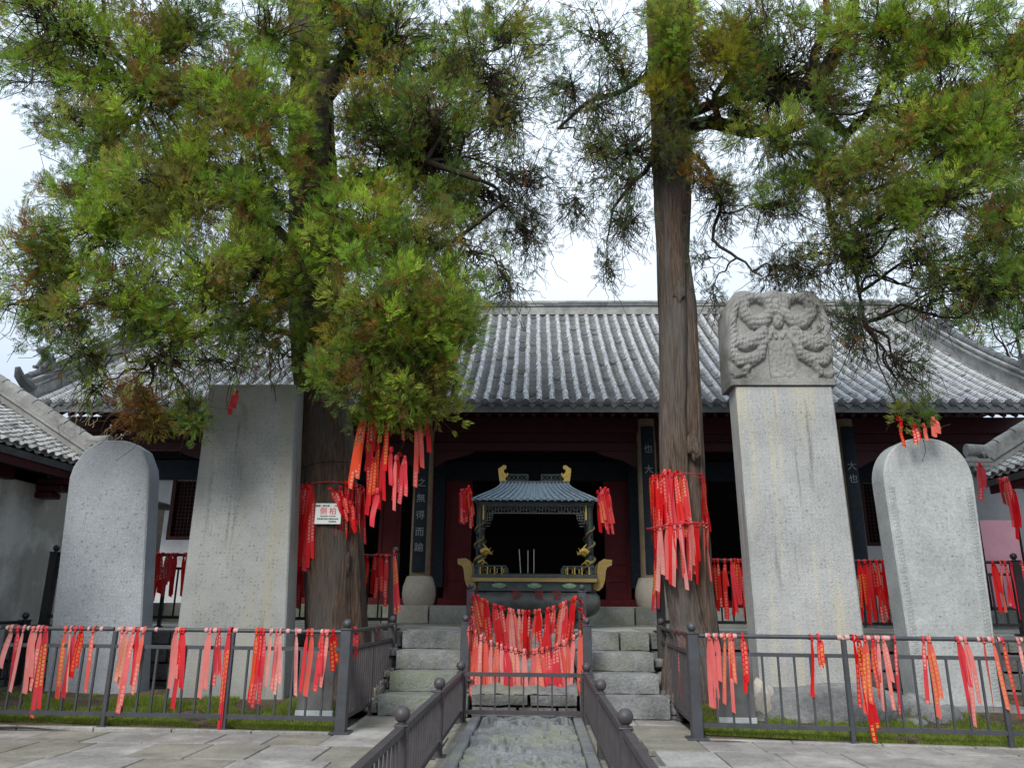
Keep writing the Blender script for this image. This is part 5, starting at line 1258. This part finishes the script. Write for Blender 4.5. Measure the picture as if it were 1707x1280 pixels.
# dry weeds on the left side hall's roof corner
wd = thing('dry_weed', 'dry weeds with pale seed heads growing on the left side hall roof edge', 'weeds', (-7.4, 12.5, 3.8)); wm = MB(); hd = MB()
for k in range(26):
    q = R.random(); p = at(95+q*100, 668+q*90+R.uniform(-10,15), 12.6); e = p+Vector((R.uniform(-.05,.35), R.uniform(-.1,.1), R.uniform(.1,.42)*(1 if q < .5 else .8))); pt = curve(p, e, .03, .4, 4, k); wm.tube(pt, [.006,.005,.004,.003,.003], 3, False)
    for j in range(R.choice([0,1,2])): hd.ball(pt[-1]+Vector((R.uniform(-.04,.04), 0, R.uniform(-.05,.03))), R.uniform(.007,.015), 6, 4)
MT['straw'] = newmat('dry_straw', (.30,.25,.14), .9); MT['seed'] = newmat('pale_seed_head', (.45,.44,.38), .9)
wm.build('stems', 'straw', wd)['kind'] = 'stuff'; hd.build('seed_heads', 'seed', wd)['kind'] = 'stuff'

# ------------------------------------------------------------------ tree tag
pl = at(547, 856, 10.86)
tg = thing('tree_plate', 'white tin plate with red characters strapped to the left trunk', 'sign', pl)
tinv = Matrix.Translation(-pl)
MB().cbox(pl, (.37, .008, .29), .004).build('plate', 'plaque', tg)
for s_, sz, dx, dz, m_ in (('侧 柏', .105, 0, .03, 'red_print'), ('国家一级古树', .034, -.08, .108, 'black_print'), ('0427', .032, .12, .108, 'black_print'), ('Platycladus orientalis', .026, .0, -.035, 'black_print'), ('管护责任单位 树龄约400年', .026, .0, -.075, 'black_print'), ('绿化委员会', .022, .07, -.112, 'black_print')):
    text(s_, sz, (pl.x+dx, pl.y-.006, pl.z+dz), m_, tg, extrude=.0008, offset=.0006)
# wires round the trunks
def band(ax_, z, r0, mat, label, tilt=0.0, th=.008):
    c = ax_(z); pts = [(c.x+r0*math.cos(a), c.y+r0*math.sin(a), z+tilt*math.cos(a)+.01*math.sin(3*a)) for a in np.linspace(0, 2*math.pi, 41)]
    tag(MB().tube(pts, th, 6, False).build('tie_cord', mat, None, 60), label, 'cord')
MT['redcord'] = newmat('red_cord', (.35,.03,.03), .8)

# ------------------------------------------------------------------ ribbons
def ribmesh(L, wdt, seed, loop=True, flare=.0):
    r = random.Random(seed); b = MB(); vs = []; fs = []; uvs = []
    n = 14; ph = r.uniform(0, 6.28); ph2 = r.uniform(0, 6.28); amp = r.uniform(.002,.009); tw0 = r.uniform(-.35,.35); twr = r.uniform(-.5,.5); ax = r.uniform(-.05,.05)
    tails = 1 if r.random() < .4 else 2
    for tdx in range(tails):
        LL_ = L*(1 if tdx == 0 else r.uniform(.6,.95)); sx = (0 if tails == 1 else (.012 if tdx else -.012)); dr_ = r.uniform(-.035,.035)+(.04 if tdx else 0); o = len(vs)
        for i in range(n+1):
            s = i/n; z = -LL_*s; x = sx+dr_*s*L + amp*math.sin(s*5+ph); y = -.012 + amp*math.cos(s*6+ph2) - .01*tdx; tw = tw0*math.sin(s*3+ph)+twr*s*s
            pin = .35+.65*min(1, s*6); w2 = wdt/2*pin
            for k, e in enumerate((-1, 0, 1)):
                vs.append((x+e*w2*math.cos(tw), y+e*w2*math.sin(tw)+(.006 if e == 0 else 0), z+ (-.01*e if i == n else 0))); uvs.append(((e+1)/2, s*LL_/wdt + tdx*.37))
        for i in range(n):
            for k in range(2): a = o+i*3+k; fs.append((a, a+1, a+4, a+3))
    if loop:     # knot and the turns round the rail
        o = len(vs); m = 10
        for i in range(m+1):
            a = 2*math.pi*i/m
            for e in (-1, 1): vs.append((e*.016+.004*math.sin(a), .031*math.sin(a)+.02, .031*math.cos(a)+.024)); uvs.append((0.02, 0))
        for i in range(m): a = o+2*i; fs.append((a, a+1, a+3, a+2))
        o = len(vs)
        for dx, dz in ((-.018,0),(0,.014),(.018,0),(0,-.018)): vs.append((dx, -.026, dz-.006)); uvs.append((.02, 0))
        for dx, dz in ((-.018,0),(0,.014),(.018,0),(0,-.018)): vs.append((dx, .0, dz-.006)); uvs.append((.02, 0))
        fs += [(o,o+1,o+2,o+3)] + [(o+k, o+4+k, o+4+(k+1) % 4, o+(k+1) % 4) for k in range(4)]
    me = bpy.data.meshes.new('ribbon'); me.from_pydata(vs, [], fs); me.materials.append(MT['ribbon'])
    uv = me.uv_layers.new(name='UVMap')
    for lp in me.loops: uv.data[lp.index].uv = uvs[lp.vertex_index]
    me.polygons.foreach_set('use_smooth', [True]*len(me.polygons)); return me
LENS = [.25,.38,.5,.62,.74,.86,1.0]
RM = {(i, k): ribmesh(LENS[i], .052, i*10+k) for i in range(7) for k in range(5)}
RMT = {(i, k): ribmesh(LENS[i], .05, i*10+k+500, loop=False) for i in range(7) for k in range(5)}
RCOL = {'bright red': [(.62,.006,.008),(.55,.006,.010),(.66,.012,.010)], 'faded pink': [(.68,.19,.17),(.66,.24,.22),(.68,.14,.13)], 'salmon': [(.68,.10,.07),(.70,.13,.09)], 'rosy': [(.62,.04,.055),(.64,.03,.04)], 'orange-red': [(.70,.06,.012),(.68,.08,.02)]}
NRB = [0]
def ribbon(p, L, col, label, group=None, tied=True, rz=0.0, lean=0.0, pr=None):
    i = min(range(7), key=lambda q: abs(LENS[q]-L)); me = (RM if tied else RMT)[(i, R.randrange(5))]
    o = link('ribbon', me, None, p); o.rotation_euler = (R.uniform(-.04,.04), lean+R.uniform(-.07,.07), rz+R.uniform(-.45,.45)); o.scale = (R.uniform(.7,1.1)*(1.0 if 'front railing' in label else 1.25), 1, L/LENS[i])
    o.color = (*R.choice(RCOL[col]), pr if pr is not None else (R.choice([.9,.6,.0,.8,.4,.0])))
    tag(o, label, 'ribbon', group); NRB[0] += 1; return o
ORD = ['first','second','third','fourth','fifth','sixth','seventh','eighth','ninth','tenth','eleventh','twelfth','thirteenth','fourteenth','fifteenth','sixteenth','seventeenth','eighteenth','nineteenth','twentieth','twenty-first','twenty-second','twenty-third','twenty-fourth','twenty-fifth','twenty-sixth','twenty-seventh','twenty-eighth','twenty-ninth','thirtieth','thirty-first','thirty-second','thirty-third','thirty-fourth','thirty-fifth','thirty-sixth']
def rail_pt(pts, px):
    best = None
    for i in range(len(pts)-1):
        for k in range(81):
            s = k/80; x = pts[i][0]*(1-s)+pts[i+1][0]*s; y = pts[i][1]*(1-s)+pts[i+1][1]*s
            d = Vector((x, y, 1.07))-CP; zc_ = d.dot(_fw); p = 853.5+FPX*d.dot(_r)/zc_
            if best is None or abs(p-px) < best[0]: best = (abs(p-px), x, y)
    return Vector((best[1], best[2]-.02, 1.046))
P_, Q_, S_, B_, O_ = 'faded pink', 'rosy', 'salmon', 'bright red', 'orange-red'
left = [(22,62,P_),(33,95,Q_),(42,100,P_),(58,102,P_),(64,62,P_),(72,98,P_),(80,140,Q_),(112,110,S_),(122,100,P_),(128,108,Q_),(138,76,B_),(158,98,S_),(207,92,P_),(214,80,P_),(226,130,P_),(233,86,Q_),(242,100,S_),(297,90,P_),(303,86,B_),(308,122,Q_),(352,104,P_),(366,84,Q_),(384,172,Q_),
        (430,100,O_),(436,110,B_),(441,118,Q_),(452,84,P_),(463,88,P_),(470,96,P_),(495,98,P_),(513,92,Q_),(521,98,S_),(540,90,Q_),(547,84,P_),(556,58,B_)]
right = [(1180,106,P_),(1193,108,P_),(1205,100,S_),(1217,64,Q_),(1216,112,P_),(1236,82,B_),(1352,86,B_),(1362,42,Q_),(1420,100,B_),(1428,150,B_),(1440,110,S_),(1452,88,Q_),(1460,104,P_),(1472,102,P_),(1488,108,Q_),(1537,92,Q_),(1545,112,S_),(1596,110,Q_),(1606,124,P_),(1636,104,S_),(1653,98,S_),(1670,110,Q_),(1695,104,P_)]
for side, lst, pts, edge_ in (('left', left, LP, 'left'), ('right', right, RP, 'corner post at the left')):
    for i, (px, ln, col) in enumerate(lst):
        p = rail_pt(pts, px); L = ln*.0068
        lab = {P_:'faded pink', Q_:'rosy red', S_:'salmon pink', B_:'bright red', O_:'orange-red'}[col]
        ribbon(p, L, col, f'{lab} ribbon on {side} front railing, {ORD[i]} counted from its left', f'ribbons on the {side} front railing', lean=R.uniform(-.05,.05))
for p, L, col, lab in (((-1.92,9.6,1.05),.3,Q_,'short rosy ribbon on the left side railing near the corner post'), ((-1.9,10.9,1.05),.42,B_,'red ribbon knotted midway along the left side railing'), ((2.02,10.2,1.05),.75,Q_,'long red ribbon on the right side railing'), ((2.0,9.7,1.05),.28,S_,'short salmon ribbon on the right side railing near corner post')):
    ribbon(Vector(p), L, col, lab, 'ribbons on the side railings', rz=1.2)
# white-pink wraps on the rails
wr = MB().tube([(-.03,0,0),(-.012,0,.001),(.012,0,0),(.03,0,.001)], [.0265,.029,.027,.026], 9, False).mesh('wrap', newmat('pale_ribbon_wrap', (.50,.27,.25), .8), 60)
for side, pts, pxs in (('left', LP, (15,50,64,150,170,200,218,240,262,300,345,360,395,455,480,500,540)), ('right', RP, (1178,1190,1202,1214,1226,1400,1412,1424,1450,1462,1478,1545,1600,1630,1650,1664,1700))):
    for k, px in enumerate(pxs):
        p = rail_pt(pts, px); o = link('ribbon_wrap', wr, None, p+Vector((0,.02,.024))); o.rotation_euler = (R.uniform(0,6), 0, -.05 if side == 'left' else -.1); o.scale = (R.uniform(.3,1.3),1.0,1.0)
        tag(o, f'pale ribbon wrap round the {side} front rail, {ORD[k]} from left', 'ribbon wrap', f'ribbon wraps on the {side} front rail')
# terrace rails (dense)
def dense(x0, x1, y, z, n, lens, cols, label, group, pr=None):
    for k in range(n):
        x = x0+(x1-x0)*(k+R.random())/n; ribbon(Vector((x, y-.02+R.uniform(-.03,.0), z-.024)), R.uniform(*lens), R.choice(cols), label+', '+ORD[k]+' from left', group)
D3 = [B_,B_,B_,Q_]
dense(-5.95, -5.15, 12.2, 2.09, 13, (.35,.72), D3, 'red ribbon on terrace rail between the two left steles', 'red ribbons on the terrace rail between the left steles')
dense(-2.62, -2.02, 12.2, 2.09, 10, (.45,.8), D3, 'red ribbon on terrace rail right of the big trunk', 'red ribbons on the terrace rail beside the left trunk')
dense(-3.72, -3.3, 12.2, 2.09, 4, (.6,.9), D3, 'red ribbon on terrace rail just left of the big trunk', 'red ribbons on the terrace rail left of the big trunk')
dense(2.9, 3.75, 12.2, 2.06, 15, (.35,.85), D3, 'red ribbon on terrace rail right of the right trunk', 'red ribbons on the terrace rail beside the right trunk')
dense(5.15, 5.78, 12.2, 2.06, 12, (.5,.95), D3, 'red ribbon on terrace rail between the two right steles', 'red ribbons on the terrace rail between the right steles')
dense(7.15, 7.95, 12.2, 2.06, 13, (.5,.9), [B_,Q_,Q_,S_], 'red ribbon at the right end of the terrace rail', 'red ribbons at the right end of the terrace rail')
ribbon(Vector((-1.95, 12.12, 2.12)), .9, Q_, 'long rosy ribbon hanging from the ball post left of the steps', rz=.2, lean=-.12, pr=.9)
ribbon(Vector((2.08, 12.12, 2.1)), .8, Q_, 'long rosy ribbon hanging from the ball post right of the steps', pr=.9)
# chain ribbons
for k in range(28):
    s = (k+.5)/28; p = ch_u[int(s*(len(ch_u)-1))]; e = abs(s-.5)*2
    ribbon(p+Vector((R.uniform(-.02,.02), -.06+R.uniform(-.05,.02), .0)), R.uniform(.7,.95), R.choice([B_,Q_,S_,S_,Q_,B_,O_,P_]), 'red or salmon ribbon curtaining the upper chain, '+ORD[k]+' from left', 'ribbons on the upper chain', lean=(.5-s)*(-.35))
for k in range(22):
    s = (k+.5)/22; p = ch_l[int(s*(len(ch_l)-1))]
    ribbon(p+Vector((R.uniform(-.02,.02), -.03+R.uniform(-.03,.02), 0)), R.uniform(.6,.85), R.choice([P_,S_,Q_,S_,P_,P_]), 'pink or salmon ribbon hanging from the lower chain, '+ORD[k]+' from left', 'ribbons on the lower chain', lean=R.uniform(-.08,.08))
for pts, nm in ((ch_sl, 'left'), (ch_sr, 'right')):
    for k in range(5): p = pts[int((k+.5)/5*(len(pts)-1))]; ribbon(p+Vector((R.uniform(-.02,.02),0,0)), R.uniform(.4,.7), R.choice([Q_,B_,S_]), f'red ribbon on short chain beside the {nm} steps, {ORD[k]} down from its top', f'ribbons on the short {nm} chain', rz=1.0)
# trunks
def trunk_bundle(ax_, r0, z, a0, a1, n, lens, cols, label, group, spread=.0):
    c = ax_(z)
    for k in range(n):
        a = rad(a0+(a1-a0)*(k+R.random())/n); ribbon(Vector((c.x+r0*math.cos(a), c.y+r0*math.sin(a), z+R.uniform(-.05,.05))), R.uniform(*lens), R.choice(cols), label+', '+(ORD[n-1-k] if a0 >= 185 and False else ORD[k])+' from left', group, rz=a+math.pi/2, lean=spread*math.cos(a)*-1)
zb = at(530, 815, TYL).z
for k in range(9):
    ribbon(at(503+k*2.6, 812+R.uniform(-3,6), 10.97), R.uniform(.9,1.2), R.choice([B_,B_,Q_]), 'red ribbon on left flank of the big trunk, '+ORD[k]+' from left', 'ribbons on the left flank of the big trunk', lean=.10-.01*k)
trunk_bundle(axL, .47, zb-.02, 300, 385, 13, (.8,1.05), [B_,B_,Q_], 'red ribbon right of the plate on the big trunk', 'ribbons on the right flank of the big trunk', .06)
for k in range(6):
    s = k/5; p = at(552+s*34, 817+s*22, 10.84); ribbon(p, R.uniform(.3,.5), B_, 'red ribbon slung from cord above the tree plate, '+ORD[k]+' from left', 'ribbons slung above the tree plate', lean=-.5+.25*s)
zr = at(1130, 800, TYR).z; zr2 = at(1130, 880, TYR).z
trunk_bundle(axR, .36, zr, 185, 285, 16, (.85,1.3), [B_,B_,Q_,S_], 'red ribbon in upper ring on the right trunk', 'ribbons in the upper ring on the right trunk', .04)
trunk_bundle(axR, .40, zr, 330, 380, 6, (.9,1.3), [B_,Q_], 'red ribbon hanging on the right flank of the right trunk', 'ribbons on the right flank of the right trunk', .0)
trunk_bundle(axR, .42, zr2, 225, 335, 13, (.7,.85), [S_,P_,Q_,B_], 'salmon or red ribbon in the lower ring on the right trunk', 'ribbons in the lower ring on the right trunk', .03)
band(axR, zr+.02, .37, 'redcord', 'thin red cord round the right trunk, upper of two', .05); band(axR, zr2+.02, .43, 'redcord', 'red cord round the right trunk, lower of two', .03, .012)
band(axL, zb+.03, .445, 'redcord', 'thin red cord round the big trunk above the plate', .03)
band(axL, at(540,780,TYL).z, .44, 'limb', 'dark wire bound round the big trunk', .06, .006)
# hanging from the left tree's lowest branches
hang = [(602,710,110,O_),(607,690,130,O_),(617,702,150,B_),(626,700,95,B_),(623,768,95,B_),(632,735,110,B_),(640,750,105,O_),(645,710,80,B_),(652,752,60,Q_),(664,760,80,O_),(672,680,60,B_),(660,765,90,P_),(675,765,78,Q_),(696,695,125,S_),(700,692,105,B_),(710,690,70,B_),(629,820,60,Q_)]
hang = [(a, b_, c, B_ if d == O_ and a > 610 else d) for a, b_, c, d in hang]; hang.sort()
for i, (px, py, ln, col) in enumerate(hang):
    p = at(px, py, 9.6+R.uniform(-.2,.2)); ribbon(p, ln*.0072, col, 'ribbon dangling from branches right of big trunk, '+ORD[i]+' from left', 'ribbons dangling from the left tree', tied=True, lean=R.uniform(-.05,.08))
p = at(392, 655, 10.3); ribbon(p, .32, Q_, 'single crimson ribbon hanging in front of the flat-topped stele')
for px, py, ln, col, lab in ((1500,700,48,B_,'longer bright red ribbon hanging above the round-topped stele'),(1524,712,30,B_,'short red ribbon above the round-topped stele apex'),(1540,710,26,S_,'salmon ribbon just right of the round stele apex'),(1556,700,30,S_,'loose red knot ribbon above the right shoulder of round stele')):
    ribbon(at(px, py, 10.1), ln*.0076, col, lab, 'ribbons above the round-topped stele')
# burner corners
for px, nm in ((776,'left'), (1006,'right')):
    q = at(px, 822, 13.55)
    tie = at(792 if px < 800 else 992, 832, 13.5); tag(MB().tube([tie, (tie+q)/2+Vector((0,0,-.01)), q], .008, 5).build('tie_cord', 'redcord'), f'short red cord at the {nm} corner of the burner canopy', 'cord')
    for k in range(8):
        ribbon(q+Vector(((k-3.5)*.026, R.uniform(-.08,.08), R.uniform(-.04,.08))), R.uniform(.45,.72), R.choice([B_,B_,Q_]), f'red ribbon bunched at {nm} corner of burner canopy, {ORD[k]} from left', f'ribbons at the {nm} corner of the burner canopy', lean=(-.05 if px < 800 else -.1))
# right wing eave
for k, (px, py, ln, col) in enumerate(sorted(((1630,780,40,P_),(1634,775,60,Q_),(1668,802,40,Q_),(1676,800,46,P_),(1680,800,80,Q_),(1674,802,60,S_),(1690,820,80,B_),(1706,796,50,B_)))):
    ribbon(at(px, py, 11.9+R.uniform(-.3,.3)), ln*.0088, col, 'ribbon under the eave of right side hall, '+ORD[k]+' from left', 'ribbons under the right side hall eave')
print('RIBBONS', NRB[0], 'LEAF TRIS', nl, nr, nf)
